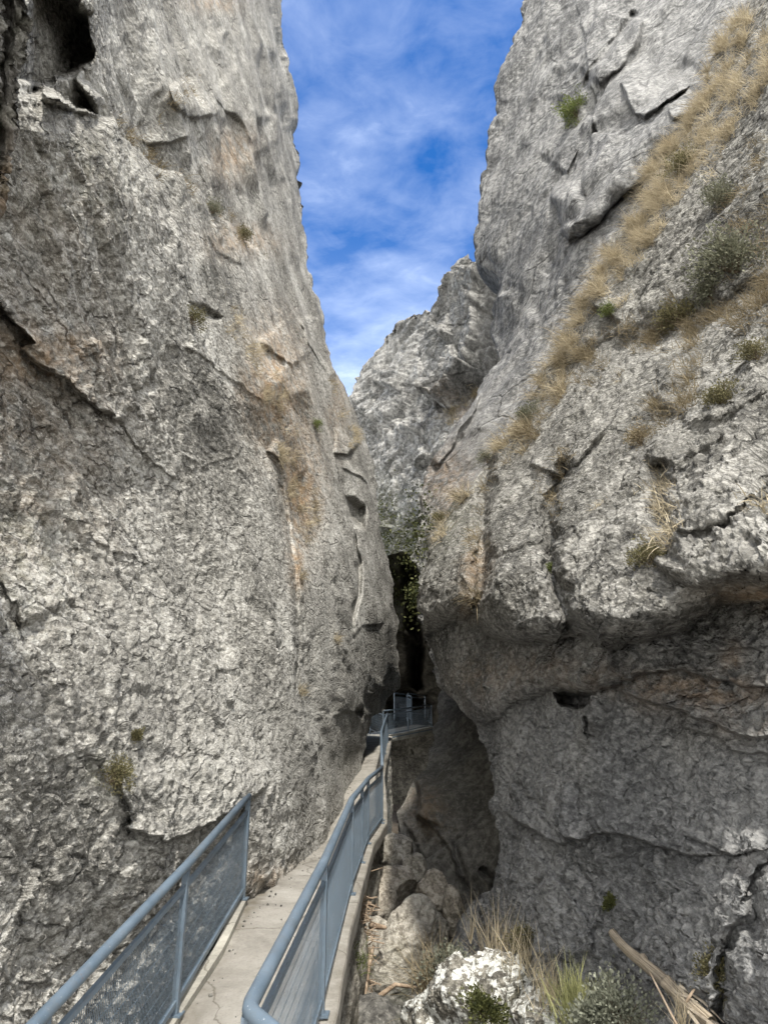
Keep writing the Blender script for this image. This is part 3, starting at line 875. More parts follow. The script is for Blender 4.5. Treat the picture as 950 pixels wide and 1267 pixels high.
# --- dark tongue of rock below the overhang, and the closed end of the slot, leaned out and coloured dark for shade
R5_left = [(548, 840), (541, 885), (532, 915), (525, 950), (505, 975), (490, 1000), (484, 1030), (490, 1055), (510, 1075), (530, 1090), (548, 1130), (556, 1160), (540, 1210), (500, 1300)]


def R5_feat(x, y):
    D = ledge(x, y, [(512, 1000), (535, 1018), (556, 1050), (566, 1090)], 0.16, 22, 4)
    D += groove(x, y, [(500, 1015), (507, 1050), (520, 1085)], 0.18, 4)
    D += ledge(x, y, [(515, 960), (520, 985), (516, 1010)], 0.3, 20, 4)
    D += groove(x, y, [(585, 1060), (600, 1080), (598, 1110)], 0.25, 5)
    D += groove(x, y, [(555, 1020), (565, 1060), (572, 1110)], 0.15, 4)
    return D


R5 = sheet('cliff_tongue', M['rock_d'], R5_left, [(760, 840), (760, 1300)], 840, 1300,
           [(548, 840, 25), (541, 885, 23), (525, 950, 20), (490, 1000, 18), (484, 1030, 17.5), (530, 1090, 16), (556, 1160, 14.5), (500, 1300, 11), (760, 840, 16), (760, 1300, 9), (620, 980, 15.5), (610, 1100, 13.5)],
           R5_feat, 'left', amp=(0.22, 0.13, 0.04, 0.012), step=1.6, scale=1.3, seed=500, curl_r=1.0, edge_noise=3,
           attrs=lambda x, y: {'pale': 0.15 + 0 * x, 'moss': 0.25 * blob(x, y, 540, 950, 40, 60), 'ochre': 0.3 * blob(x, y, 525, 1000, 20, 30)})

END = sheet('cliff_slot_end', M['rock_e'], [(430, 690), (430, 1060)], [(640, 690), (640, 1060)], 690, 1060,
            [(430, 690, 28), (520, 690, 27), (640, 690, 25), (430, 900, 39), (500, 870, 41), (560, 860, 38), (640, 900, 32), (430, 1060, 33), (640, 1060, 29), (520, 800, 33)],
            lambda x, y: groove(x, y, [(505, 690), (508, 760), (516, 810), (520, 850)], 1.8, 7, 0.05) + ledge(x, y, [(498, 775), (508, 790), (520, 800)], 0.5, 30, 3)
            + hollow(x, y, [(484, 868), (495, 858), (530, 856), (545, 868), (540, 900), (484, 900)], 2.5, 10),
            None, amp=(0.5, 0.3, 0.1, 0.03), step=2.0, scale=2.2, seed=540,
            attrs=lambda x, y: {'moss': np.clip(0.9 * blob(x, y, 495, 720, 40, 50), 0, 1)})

# ------------------------------------------------------------------ path
#      Y, left edge X, right edge X, floor Z
PATH = [(1.6, -1.95, -0.60, -2.42), (3.0, -1.86, -0.58, -2.30), (4.5, -1.80, -0.52, -2.14), (6.1, -1.68, -0.43, -2.01), (7.4, -1.58, -0.40, -1.90), (8.6, -1.60, -0.37, -1.83), (9.2, -2.0, -0.35, -1.81),
        (11.0, -1.9, -0.30, -1.82), (13.0, -1.8, -0.24, -1.81), (14.3, -1.7, -0.10, -1.76), (15.1, -1.65, 0.0, -1.72), (17.0, -1.6, 0.00, -1.45), (19.5, -1.5, -0.05, -1.08), (22.0, -1.4, 0.05, -0.72),
        (25.0, -1.3, 0.15, -0.42), (28.0, -1.2, 0.22, -0.20), (31.0, -1.0, 0.3, -0.08)]
PA = np.array(PATH)


def path_at(y):
    return [np.interp(y, PA[:, 0], PA[:, k]) for k in (1, 2, 3)]


def left_z(y):
    """the path banks a little towards the cliff where it is steepest"""
    return np.interp(y, [1.6, 4.2, 6.25, 8.45, 9.2, 11], [-2.92, -2.50, -2.14, -1.79, -1.79, -1.82]) if y < 11 else path_at(y)[2]


def build_path():
    ys = np.arange(1.6, 31.01, 0.12)
    V, Fc = [], []
    nx = 12
    for y in ys:
        l, r, z = path_at(y)
        wob = 0.02 * vnoise(np.array([[y * 1.3, 0.5, 7.7]]), 3)[0]
        r2 = r + 0.06 + wob
        for k in range(nx):
            x = l + (r2 - l) * k / (nx - 1)
            q = np.array([[x * 1.5, y * 1.5, 0.2]])
            zz = z + (left_z(y) - z) * (1 - k / (nx - 1))
            V.append((x, y, zz + 0.012 * vnoise(q, 5)[0] + (0.0 if 0 < k < nx - 1 else -0.008)))
        V.append((r2 + 0.012, y, z - 0.03)); V.append((r2 + 0.012 + 0.01 * wob, y, z - 0.20)); V.append((r2 - 0.10, y, z - 0.23))
        V.append((l + 0.02, y, left_z(y) - 0.24)); V.append((l - 0.005, y, left_z(y) - 0.02))
    w = nx + 5
    for i in range(len(ys) - 1):
        for k in range(w):
            k2 = (k + 1) % w
            Fc.append((i * w + k, i * w + k2, (i + 1) * w + k2, (i + 1) * w + k))
    Fc.append(tuple(range(w))); Fc.append(tuple((len(ys) - 1) * w + k for k in range(w - 1, -1, -1)))
    va = np.array(V).reshape(len(ys), w, 3)
    dl = np.abs(va[..., 0] - np.array([max(path_at(y)[0], np.interp(y, [1.6, 8.6, 9.2, 12, 20, 24], [-1.9, -1.5, -1.45, -1.3, -1.0, -0.6])) for y in ys])[:, None])
    dr = np.abs(va[..., 0] - va[:, nx - 1:nx, 0])
    dirt = np.clip(np.exp(-dl / 0.14) * 0.9 + 0.5 * np.exp(-dr / 0.06), 0, 1)
    o = obj('footpath', V, Fc, M['concrete'], smooth=False, attrs={'dirt': dirt})
    tag(o, kind='structure')
    # raised kerb under the short left railing
    mb = MB()
    pts = [np.array([path_at(y)[0] + 0.045, y, left_z(y) + 0.02]) for y in np.arange(1.7, 8.56, 0.4)]
    for a, b in zip(pts[:-1], pts[1:]):
        mb.bar(a, b, 0.09, 0.10)
    tag(mb.build('path_kerb', M['concrete_edge']), kind='structure')
    # rough bank that carries the path, dropping to the stream
    ys = np.arange(1.6, 31, 0.06); hs = np.linspace(0, 1, 34)
    YY, HH = np.meshgrid(ys, hs, indexing='ij')
    r = np.interp(YY, PA[:, 0], PA[:, 2]); z = np.interp(YY, PA[:, 0], PA[:, 3])
    P = np.stack([r - 0.10 + 0.12 * HH, YY, z - 0.20 - 4.2 * HH], -1)
    D = 0.10 * fbm(P * np.array([1, 0.8, 1.2]), 3, 61) * np.minimum(1, HH * 6)
    f, e = facets(P * 1.7, 62, 1.6); D = D + 0.10 * f * np.minimum(1, HH * 5)
    f, e = facets(P * 6, 63, 1.6); D = D + 0.025 * f
    P[..., 0] += D
    idx = np.arange(len(ys) * len(hs)).reshape(len(ys), len(hs))
    faces = np.stack([idx[:-1, :-1], idx[1:, :-1], idx[1:, 1:], idx[:-1, 1:]], -1).reshape(-1, 4)
    tag(obj('bank', P.reshape(-1, 3), faces, M['boulder'], attrs={'ochre': 0 * HH, 'moss': np.clip(0.5 * HH, 0, 1), 'pale': 0 * HH}), kind='structure')
    # rock shoulder between path and cliff foot, under the slab
build_path()


def path_grit():
    rg = np.random.default_rng(77)
    V0, F0 = icosphere(1) if 'icosphere' in globals() else (None, None)
    V, Fc = [], []
    for _ in range(260):
        y = rg.uniform(2.5, 22)
        wl = np.interp(y, [1.6, 8.6, 9.2, 12, 20, 24], [-1.75, -1.42, -1.45, -1.3, -1.0, -0.6])
        x = wl + abs(rg.normal()) * 0.16 if rg.random() < 0.75 else rg.uniform(wl, path_at(y)[1])
        if x > path_at(y)[1]: continue
        k = np.clip((x - path_at(y)[0]) / (path_at(y)[1] - path_at(y)[0]), 0, 1)
        z = left_z(y) * (1 - k) + path_at(y)[2] * k
        r = 0.005 + 0.013 * rg.random() ** 3
        b = len(V)
        V += [(np.array([x, y, z + r * 0.5]) + p * r * rg.uniform(0.6, 1.2, 3)) for p in V0]
        Fc += [tuple(i + b for i in f) for f in F0]
    o = obj('path_grit', V, Fc, M['rock_d'], smooth=False)
    tag(o, kind='stuff')


# ------------------------------------------------------------------ railings
def mesh_panel(a, b, ha, hb, base=None):
    """expanded metal infill between two posts: closely set upright strips tied by short cross strips"""
    mb = MB()
    a, b = np.asarray(a, float), np.asarray(b, float)
    L = np.linalg.norm((b - a)[:2])
    n = max(6, int(L / 0.026))
    t = (b - a) / L
    side = np.array([-t[1], t[0], 0]); side /= np.linalg.norm(side)
    for k in range(n + 1):
        p = a + (b - a) * (k / n)
        mb.bar(p + np.array([0, 0, ha]), p + np.array([0, 0, hb]), 0.002, 0.0062, side=side)
    m = 8
    for j in range(m + 1):
        z = ha + (hb - ha) * j / m
        mb.bar(a + np.array([0, 0, z]) + side * 0.0035, b + np.array([0, 0, z]) + side * 0.0035, 0.002, 0.005, side=side)
    return mb


def railing(name, pts, label, rail_r=0.038, H=1.05, second=True, mesh=True, posts=None, cap_start=None, cat='railing'):
    """pts: floor points of the posts (eye-relative)"""
    pts = [np.asarray(p, float) for p in pts]
    root = empty(name, pts[0], label, cat)
    b0 = pts[0]
    up = np.array([0, 0, 1.0])
    mb = MB()
    rp = [p + up * H for p in pts]
    # rounded corners on the handrail
    path = [rp[0]]
    for i in range(1, len(rp) - 1):
        u = rp[i - 1] - rp[i]; w = rp[i + 1] - rp[i]
        u /= np.linalg.norm(u); w /= np.linalg.norm(w)
        for q in (0, 0.5, 1):
            path.append(rp[i] + u * 0.07 * (1 - q) ** 2 + w * 0.07 * q ** 2)
    path.append(rp[-1])
    mb.tube(path, rail_r, 12)
    mb.build('handrail', M['paint'], root, True, b0)
    if second:
        mb = MB()
        for a, b in zip(pts[:-1], pts[1:]):
            mb.bar(a + up * (H - 0.16), b + up * (H - 0.16), 0.03, 0.04)
        mb.build('upper_rail', M['paint'], root, False, b0)
    mb = MB()
    for a, b in zip(pts[:-1], pts[1:]):
        mb.bar(a + up * 0.09, b + up * 0.09, 0.03, 0.04)
    mb.build('bottom_rail', M['paint'], root, False, b0)
    for i, p in enumerate(pts):
        t = pts[min(i + 1, len(pts) - 1)] - pts[max(0, i - 1)]; t[2] = 0
        mb = MB()
        mb.bar(p - up * 0.12, p + up * (H - rail_r * 0.6), 0.05, 0.05, side=(t if np.linalg.norm(t) > 0 else None))
        mb.bar(p - up * 0.002, p + up * 0.012, 0.12, 0.12, side=t)
        mb.build('post', M['paint'], root, False, b0)
    if mesh:
        for a, b in zip(pts[:-1], pts[1:]):
            e = (b - a) / np.linalg.norm(b - a) * 0.03
            mesh_panel(a + e, b - e, 0.11, H - 0.18).build('mesh_panel', M['paint'], root, False, b0)
    return root


def edge_pt(y, left=False, inset=0.05):
    l, r, z = path_at(y)
    return np.array([l + inset if left else r - inset, y, left_z(y) if left else z])


railing('railing', [edge_pt(y, True, 0.045) + np.array([0, 0, 0.06]) for y in (2.2, 4.2, 6.25, 8.45)],
        'short blue-grey mesh railing between the path and the left cliff')
near = [np.array([-0.18, 3.05, -2.28]), np.array([-0.615, 3.62, -2.235])]
railing('railing', near + [edge_pt(y, False, 0.04) for y in (6.05, 9.1, 11.2, 13.0, 15.05)],
        'long blue-grey mesh railing along the stream side of the near path')
railing('railing', [edge_pt(15.3, False, 0.04), edge_pt(17.5, False, 0.05), edge_pt(20, False, 0.05), edge_pt(23, False, 0.05), edge_pt(26.5, False, 0.05)],
        'blue-grey railing on the climbing path beyond the bend', rail_r=0.034)

# far footbridge across the slot
fb = [np.array(pt(474, 912, 30.0)), np.array(pt(505, 906, 32.5)), np.array(pt(534, 899, 35.0))]
def bridge():
    mb = MB()
    root = empty('footbridge', fb[0], 'small concrete footbridge turning right into the dark slot', 'footbridge')
    off = np.array([-0.9, 2.0, 0.1])
    a, c = fb[0] + np.array([-0.15, -0.1, 0]), fb[2] + np.array([0.25, 0.4, 0.02])
    V = [a, c, c + off, a + off]
    V = V + [p - np.array([0, 0, 0.28]) for p in V]
    mb.add(V, [(0, 1, 2, 3), (7, 6, 5, 4), (0, 4, 5, 1), (1, 5, 6, 2), (2, 6, 7, 3), (3, 7, 4, 0)])
    mb.build('deck', M['concrete_edge'], root, False, fb[0])
    mb = MB()
    mb.bar(a + np.array([0.05, -0.03, -0.10]), c + np.array([0.05, -0.03, -0.10]), 0.02, 0.05)
    mb.build('edge_pipe', M['paint'], root, False, fb[0])
bridge()
railing('railing', [np.array(pt(458, 905, 30.5)), fb[0] + np.array([0, 0.05, 0]), fb[1] + np.array([0, 0.05, 0]), fb[2] + np.array([0, 0.05, 0])],
        'distant blue-grey railing along the front of the footbridge', rail_r=0.034)
bk = [np.array(pt(488, 888, 34.5)), np.array(pt(504, 889, 35.5)), np.array(pt(509, 893, 33.6))]
railing('railing', bk, 'dark railing at the back of the footbridge under the overhang', rail_r=0.03, H=1.15)
railing('railing', [np.array(pt(505, 884, 36.5)), np.array(pt(526, 886, 38.0))], 'farthest open railing going deeper into the slot', rail_r=0.03, mesh=False)

# ------------------------------------------------------------------ stream bed
def stream_bed():
    ys = np.concatenate([np.arange(-12, 4, 1.0), np.arange(4, 24, 0.09), np.arange(24, 62, 0.8)])
    xs = np.concatenate([np.arange(-26, -2, 1.5), np.arange(-2, 4.5, 0.07), np.arange(4.5, 30, 1.5)])
    YY, XX = np.meshgrid(ys, xs, indexing='ij')
    z = np.interp(YY, [-12, 5, 12, 16, 20, 25, 31, 45, 62], [-5.4, -5.2, -4.75, -4.4, -4.3, -4.3, -4.0, -2.5, 0])
    P = np.stack([XX, YY, z], -1)
    near_ = sstep(3.5, 5, YY) * sstep(25, 23, YY)
    D = 0.28 * fbm(P * 0.7, 3, 81) + near_ * (0.10 * facets(P * 2.3, 82, 1.5)[0] + 0.04 * facets(P * 7, 83, 1.5)[0])
    P[..., 2] += D
    # ledge of soil on the right, at the foot of the near wall
    k = sstep(0.15, 0.75, XX - 0.10 * (YY - 7)) * sstep(10.6, 9.0, YY) * sstep(0.5, 2.5, YY)
    top = -2.72 - 0.02 * (YY - 7) + 0.10 * (XX - 1) + 0.12 * fbm(P * 1.4, 3, 85)
    P[..., 2] = P[..., 2] * (1 - k) + k * np.maximum(P[..., 2], top)
    idx = np.arange(len(ys) * len(xs)).reshape(len(ys), len(xs))
    faces = np.stack([idx[:-1, :-1], idx[:-1, 1:], idx[1:, 1:], idx[1:, :-1]], -1).reshape(-1, 4)
    tag(obj('ground', P.reshape(-1, 3), faces, M['soil']), kind='structure')
    n = 40
    V = [(-0.2 + 1.1 * math.cos(2 * math.pi * k / n), 13.2 + 2.6 * math.sin(2 * math.pi * k / n), -4.62) for k in range(n)]
    tag(obj('water', V, [tuple(range(n))], M['water']), kind='structure')
    return P
GROUND = stream_bed()


# ------------------------------------------------------------------ boulders
def icosphere(sub):
    t = (1 + 5 ** .5) / 2
    v = [np.array(p, float) for p in [(-1, t, 0), (1, t, 0), (-1, -t, 0), (1, -t, 0), (0, -1, t), (0, 1, t), (0, -1, -t), (0, 1, -t), (t, 0, -1), (t, 0, 1), (-t, 0, -1), (-t, 0, 1)]]
    v = [p / np.linalg.norm(p) for p in v]
    f = [(0, 11, 5), (0, 5, 1), (0, 1, 7), (0, 7, 10), (0, 10, 11), (1, 5, 9), (5, 11, 4), (11, 10, 2), (10, 7, 6), (7, 1, 8), (3, 9, 4), (3, 4, 2), (3, 2, 6), (3, 6, 8), (3, 8, 9), (4, 9, 5), (2, 4, 11), (6, 2, 10), (8, 6, 7), (9, 8, 1)]
    for _ in range(sub):
        c = {}; nf = []
        def mid(a, b):
            k = (min(a, b), max(a, b))
            if k not in c:
                p = v[a] + v[b]; v.append(p / np.linalg.norm(p)); c[k] = len(v) - 1
            return c[k]
        for a, b, d in f:
            x, y, z = mid(a, b), mid(b, d), mid(d, a)
            nf += [(a, x, z), (b, y, x), (d, z, y), (x, y, z)]
        f = nf
    return np.array(v), np.array(f)


ICO6, ICO5 = icosphere(6), icosphere(5)
path_grit()


def boulder(name, px, py, Y, size, mat, label, seed, rot=0.0, planes=9, group=None, rough=1.0, sub=None, cat='boulder', taper=0.0):
    """an angular boulder: a sphere cut by random planes, then weathered; size = half extents, rot = roll in the view plane"""
    V, Fc = sub or ICO5
    rg = np.random.default_rng(seed)
    P = V.copy()
    for _ in range(planes):
        n = rg.normal(size=3); n /= np.linalg.norm(n)
        h = rg.uniform(0.62, 0.92)
        d = P @ n
        P = P - np.maximum(d - h, 0)[:, None] * n * 0.9
    if taper:
        k = 1 - taper * np.clip(P[:, 2] + 0.3, -0.3, 1.2)
        P = P * np.stack([k, k, np.ones_like(k)], 1)
    P = P * np.asarray(size)
    c, s = math.cos(rot), math.sin(rot)
    P = np.stack([P[:, 0] * c - P[:, 2] * s, P[:, 1], P[:, 0] * s + P[:, 2] * c], -1)
    nr = P / (np.linalg.norm(P, axis=1, keepdims=True) + 1e-9)
    k = 1 / max(size)
    Q = P + seed * 3.7
    D = 0.09 / k * fbm(Q * k * 1.2, 3, seed) + rough * (0.05 / k * facets(Q * k * 2.2, seed + 1, 1.6)[0] + 0.022 / k * facets(Q * k * 6.5, seed + 2, 1.6)[0] + 0.010 / k * facets(Q * k * 16, seed + 3, 1.6)[0])
    P = P + nr * D[:, None]
    o = obj(name, P, Fc, mat, attrs={'ochre': 0 * D, 'moss': 0.3 * (fbm(Q * 1.5, 2, seed + 9) > 0.3), 'pale': 0 * D}, shift=False)
    o.location = pt(px, py, Y) + EYE
    return tag(o, label, cat, group)


boulder('boulder', 499, 1184, 13.4, (0.80, 0.8, 1.02), M['boulder'], 'largest grey pointed boulder leaning in the middle of the stream bed', 901, rot=-0.45, sub=ICO6, taper=0.32)
boulder('boulder', 482, 1098, 15.8, (0.55, 0.55, 0.46), M['boulder_tan'], 'rounded tan boulder directly behind the large pointed boulder', 902, rot=0.3)
boulder('boulder', 538, 1104, 15.5, (0.42, 0.5, 0.44), M['boulder_tan'], 'blocky tan-grey boulder right of the pointed boulder tip', 903, rot=0.1)
boulder('boulder', 486, 1056, 16.9, (0.52, 0.5, 0.40), M['boulder'], 'pale rounded boulder farthest back in the stream bed', 904, rot=0.2)
boulder('boulder', 462, 1070, 16.6, (0.34, 0.4, 0.36), M['boulder'], 'small boulder tucked against the bank below the railing bend', 905)
boulder('boulder', 512, 1076, 16.3, (0.34, 0.4, 0.33), M['boulder'], 'rounded grey boulder half hidden behind the two tan ones', 915, rot=0.2)
boulder('boulder', 470, 1118, 15.2, (0.36, 0.4, 0.36), M['boulder_tan'], 'small tan boulder between the bank and the pointed boulder', 916)
boulder('boulder', 538, 1152, 13.9, (0.30, 0.4, 0.40), M['boulder'], 'small grey block wedged against the right flank of the pointed boulder', 906)
boulder('boulder', 562, 1140, 14.6, (0.22, 0.4, 0.6), M['boulder_tan'], 'narrow tan slab standing against the dark right wall', 907, rot=0.1)
boulder('boulder', 492, 1228, 13.0, (0.66, 0.6, 0.24), M['rock_d'], 'flat tan rock under the foot of the pointed boulder', 908, rot=0.35)
boulder('boulder', 470, 1275, 10.4, (0.45, 0.6, 0.32), M['rock_d'], 'low grey rock beside the dark water at the bottom', 909, rot=-0.35)
boulder('boulder', 464, 1158, 13.4, (0.26, 0.35, 0.30), M['boulder'], 'small dark stone left of the pointed boulder among driftwood', 910)
boulder('boulder', 600, 1172, 10.0, (0.42, 0.45, 0.68), M['rock_s'], 'smooth dark grey rock at the foot of the right wall', 911, rot=-0.5, planes=4, rough=0.4)
lich = boulder('boulder', 600, 1252, 6.9, (0.55, 0.45, 0.43), M['lichen'], 'near rock crusted with white lichen at the bottom of the gorge', 912, rot=0.25, sub=ICO6, rough=1.6)
boulder('boulder', 668, 1252, 6.5, (0.24, 0.3, 0.24), M['lichen'], 'small white-spotted rock right of the lichened rock', 913, rough=1.5)
boulder('boulder', 530, 1262, 7.1, (0.28, 0.3, 0.24), M['lichen'], 'small lichened rock left of the large lichened rock', 914, rough=1.5)

# ------------------------------------------------------------------ vegetation
def blades(centers, normals, n_per, length, width, spread, droop, rg, lean=0.5, segs=3, jit=0.06):
    """grass blades as tapering bent strips"""
    V, Fc, R = [], [], []
    for c, nm in zip(centers, normals):
        tone = rg.uniform(0.0, 0.6)
        L0 = length * rg.uniform(0.6, 1.3)
        for _ in range(n_per):
            d = np.array([0, 0, 1.0]) * (1 - lean) + nm * lean + rg.normal(size=3) * spread
            d /= np.linalg.norm(d)
            L = L0 * rg.uniform(0.45, 1.15)
            p = c + rg.normal(size=3) * jit
            sd = np.cross(d, rg.normal(size=3)); sd /= np.linalg.norm(sd) + 1e-9
            t = min(1, max(0, tone + rg.uniform(-0.15, 0.45)))
            b = len(V)
            w = width * rg.uniform(0.6, 1.3)
            for k in range(segs + 1):
                q = k / segs
                ww = w * (1 - 0.9 * q)
                V.append(p - sd * ww / 2); V.append(p + sd * ww / 2); R += [t, t]
                d = d + np.array([0, 0, -droop / segs]); d /= np.linalg.norm(d)
                p = p + d * L / segs
            for k in range(segs):
                i = b + 2 * k
                Fc.append((i, i + 1, i + 3, i + 2))
    return np.array(V), np.array(Fc), np.array(R)


def scatter(sh, poly, width, count, rg):
    """surface points along a line of a cliff"""
    qx, qy = proj(sh['P'])
    d, s, t = pdist(qx, qy, poly)
    w = np.interp(t, np.linspace(0, 1, len(width)), width) if hasattr(width, '__len__') else width
    clump = 0.32 + 1.3 * vnoise(np.stack([qx / 16, qy / 16, 0 * qx], -1), 123)
    pr = np.exp(-(d / w) ** 2) * np.clip(clump, 0, 1.5) ** 2
    pr = pr.ravel() * (d.ravel() < 3 * np.ravel(w if hasattr(w, 'ravel') else w))
    k = rg.choice(len(pr), size=count, replace=False, p=pr / pr.sum())
    return sh['P'].reshape(-1, 3)[k], sh['N'].reshape(-1, 3)[k]


def grass(name, sh, poly, width, count, mat, n_per=14, length=0.3, bw=0.012, droop=0.7, seed=1, spread=0.48, jit=0.06):
    rg = np.random.default_rng(seed)
    C_, N_ = scatter(sh, poly, width, count, rg)
    V, Fc, R = blades(C_ - N_ * 0.02, N_, n_per, length, bw, spread, droop, rg, 0.55, 3, jit)
    o = obj(name, V, Fc, mat, attrs={'rnd': R}, smooth=False)
    return tag(o, kind='stuff')


RIDGE = [(905, 45), (860, 135), (805, 235), (755, 325), (705, 415), (655, 500), (605, 570), (565, 615), (540, 655)]
grass('dry_grass', R1, RIDGE, [26, 24, 22, 20, 18, 15, 13, 12], 420, M['gold'], 40, 0.48, 0.012, 0.9, 11, 0.5, 0.05)
grass('dry_grass', R1, [(945, 75), (905, 140), (850, 215), (800, 290), (760, 345)], [20, 22, 18, 14, 10], 170, M['gold'], 36, 0.34, 0.011, 0.9, 12)
grass('dry_grass', R1, [(955, 375), (890, 395), (830, 405), (765, 430), (715, 455), (675, 505), (655, 545)], [16, 15, 14, 14, 13, 12], 190, M['straw'], 32, 0.28, 0.010, 0.9, 13)
grass('dry_grass', R1, [(860, 430), (845, 470), (825, 505)], [16, 22, 14], 50, M['straw'], 30, 0.26, 0.009, 0.9, 14)
grass('dry_grass', R1, [(700, 560), (680, 600), (690, 640)], 9, 50, M['straw'], 12, 0.2, 0.009, 0.8, 15)
grass('dry_grass', R1, [(815, 585), (822, 630), (825, 670)], 9, 70, M['gold'], 12, 0.18, 0.008, 0.8, 16)
grass('dry_grass', R1, [(950, 200), (930, 290), (940, 350)], 26, 60, M['straw'], 28, 0.24, 0.010, 0.9, 17)
grass('dry_grass', R1, [(600, 590), (590, 640), (590, 690)], 9, 40, M['straw'], 12, 0.22, 0.010, 0.8, 18)
grass('dry_grass', left_wall, [(288, 398), (312, 440), (335, 480), (352, 520), (362, 560)], [8, 12, 12, 8], 70, M['gold'], 26, 0.26, 0.010, 0.9, 21)
grass('dry_grass', left_wall, [(345, 560), (365, 590), (380, 625), (372, 660)], [8, 12, 9], 50, M['gold'], 26, 0.28, 0.012, 0.9, 22)
grass('dry_grass', left_wall, [(140, 150), (215, 222), (290, 285), (325, 315)], [4, 7, 8, 6], 60, M['straw'], 20, 0.2, 0.010, 0.8, 23)
grass('dry_grass', left_wall, [(408, 470), (425, 510), (445, 560)], 7, 34, M['gold'], 18, 0.34, 0.018, 0.9, 24)
grass('dry_grass', left_wall, [(180, 160), (200, 130), (240, 110)], 8, 30, M['straw'], 12, 0.15, 0.010, 0.9, 25)
grass('dry_grass', R3, [(555, 515), (570, 500), (585, 488)], 6, 80, M['gold'], 12, 0.5, 0.03, 0.8, 31)


def leafball(center, nm, rad, mat_leaf, rg, n, leaf, flat=0.75, name='shrub', label=None, group=None, stems=10):
    """shrub: stems fanning from the root, small leaves in uneven clumps round their ends"""
    nm = np.asarray(nm, float)
    axis = nm * 0.6 + np.array([0, 0, 0.8]); axis /= np.linalg.norm(axis)
    c = np.asarray(center, float)
    root = empty(name, c, label, 'shrub', group)
    tips = []
    mb = MB()
    for _ in range(stems):
        d = axis + rg.normal(size=3) * 0.55; d /= np.linalg.norm(d)
        L = rad * rg.uniform(0.6, 1.15)
        m = c + d * L * 0.5 + rg.normal(size=3) * rad * 0.08
        e = c + d * L + rg.normal(size=3) * rad * 0.12
        mb.tube([c - axis * rad * 0.15, m, e], [rad * 0.03, rad * 0.02, rad * 0.008], 5)
        tips += [e, m * 0.4 + e * 0.6]
        for _ in range(2):
            q = e + rg.normal(size=3) * rad * 0.3
            mb.tube([m, q], [rad * 0.012, rad * 0.005], 4); tips.append(q)
    mb.build('stem', M['twig'], root, False, c)
    tips = np.array(tips)
    tone = rg.uniform(-0.2, 0.35, len(tips))
    k = rg.integers(0, len(tips), n)
    p = tips[k] + rg.normal(size=(n, 3)) * rad * 0.19
    d = p - c + rg.normal(size=(n, 3)) * rad * 0.5; d /= np.linalg.norm(d, axis=1, keepdims=True)
    s = np.cross(d, rg.normal(size=(n, 3))); s /= np.linalg.norm(s, axis=1, keepdims=True)
    ll = leaf * rg.uniform(0.6, 1.5, (n, 1)); ww = ll * 0.32
    V = np.stack([p, p + d * ll * 0.5 + s * ww, p + d * ll, p + d * ll * 0.5 - s * ww], 1).reshape(-1, 3)
    Fc = np.arange(4 * n).reshape(n, 4)
    R = np.repeat(np.clip(0.45 + tone[k] + rg.normal(size=n) * 0.2, 0, 1), 4)
    obj('foliage', V - c, Fc, mat_leaf, root, False, attrs={'rnd': R})
    return root


def tussock(center, nm, L, mat, rg, n, label, bw=0.008, droop=0.8, spread=0.4, group=None, name='grass_tuft', jit=0.05):
    V, Fc, R = blades([np.zeros(3)], [np.asarray(nm)], n, L, bw, spread, droop, rg, 0.35, 4, jit)
    o = obj(name, V, Fc, mat, attrs={'rnd': R}, smooth=False, shift=False)
    o.location = np.asarray(center) + EYE
    return tag(o, label, 'grass tuft', group)


SHRUBS = [
    # cliff, px, py, radius px, foliage, label
    (R1, 912, 318, 34, 'greygreen', 'large grey-green bush at the right edge of the grassy slope'),
    (R1, 895, 490, 22, 'olive', 'dark olive cushion shrub on bare rock below the grassy bench'),
    (R1, 792, 542, 18, 'straw', 'brown and olive shrub in the middle of the bare right slope'),
    (R1, 757, 385, 13, 'green', 'small green shrub just right of the golden ridge grass'),
    (R1, 656, 513, 16, 'greygreen', 'grey-green shrub low on the golden grass ridge'),
    (R1, 806, 688, 20, 'olive', 'olive shrub hanging on the brow above the overhang'),
    (R1, 936, 436, 18, 'olive', 'olive shrub at the right edge above the cushion shrub'),
    (R1, 838, 392, 22, 'olive', 'wide brownish-olive shrub on the grassy bench'),
    (R1, 880, 358, 20, 'greygreen', 'low grey-green shrub below the large bush'),
    (R1, 845, 205, 18, 'olive', 'dark shrub among golden grass high on the right slope'),
    (R1, 900, 240, 20, 'greygreen', 'grey shrub above the large bush near the right edge'),
    (R1, 598, 562, 12, 'greygreen', 'small grey shrub near the lower end of the grass ridge'),
    (R1, 683, 704, 7, 'green', 'tiny green plant in the groove between two bulges'),
    (R1, 545, 640, 12, 'olive', 'dark green shrub where the grass ridge meets the slot'),
    (R2, 713, 135, 16, 'green', 'lone green shrub on the tall bare slab'),
    (left_wall, 135, 958, 20, 'olive', 'brown-olive cushion plant on the left cliff above the railing'),
    (left_wall, 167, 912, 8, 'olive', 'tiny dark plant above the cushion plant on the left cliff'),
    (left_wall, 236, 392, 15, 'olive', 'dark plant in a hollow high on the left cliff'),
    (left_wall, 388, 524, 9, 'green', 'small bright green plant near the edge of the left cliff'),
    (left_wall, 262, 258, 12, 'greygreen', 'grey-green shrub on the diagonal ledge of the left cliff'),
    (left_wall, 300, 290, 11, 'olive', 'olive shrub at the lower end of the diagonal ledge'),
    (R1, 650, 1166, 16, 'olive', 'yellow-olive shrub behind the lichened rock'),
    (R1, 757, 1118, 7, 'moss', 'tiny mossy plant on the dark lower right wall'),
    (R1, 892, 1205, 20, 'olive', 'olive shrub in the cleft at the lower right'),
]
rg = np.random.default_rng(55)
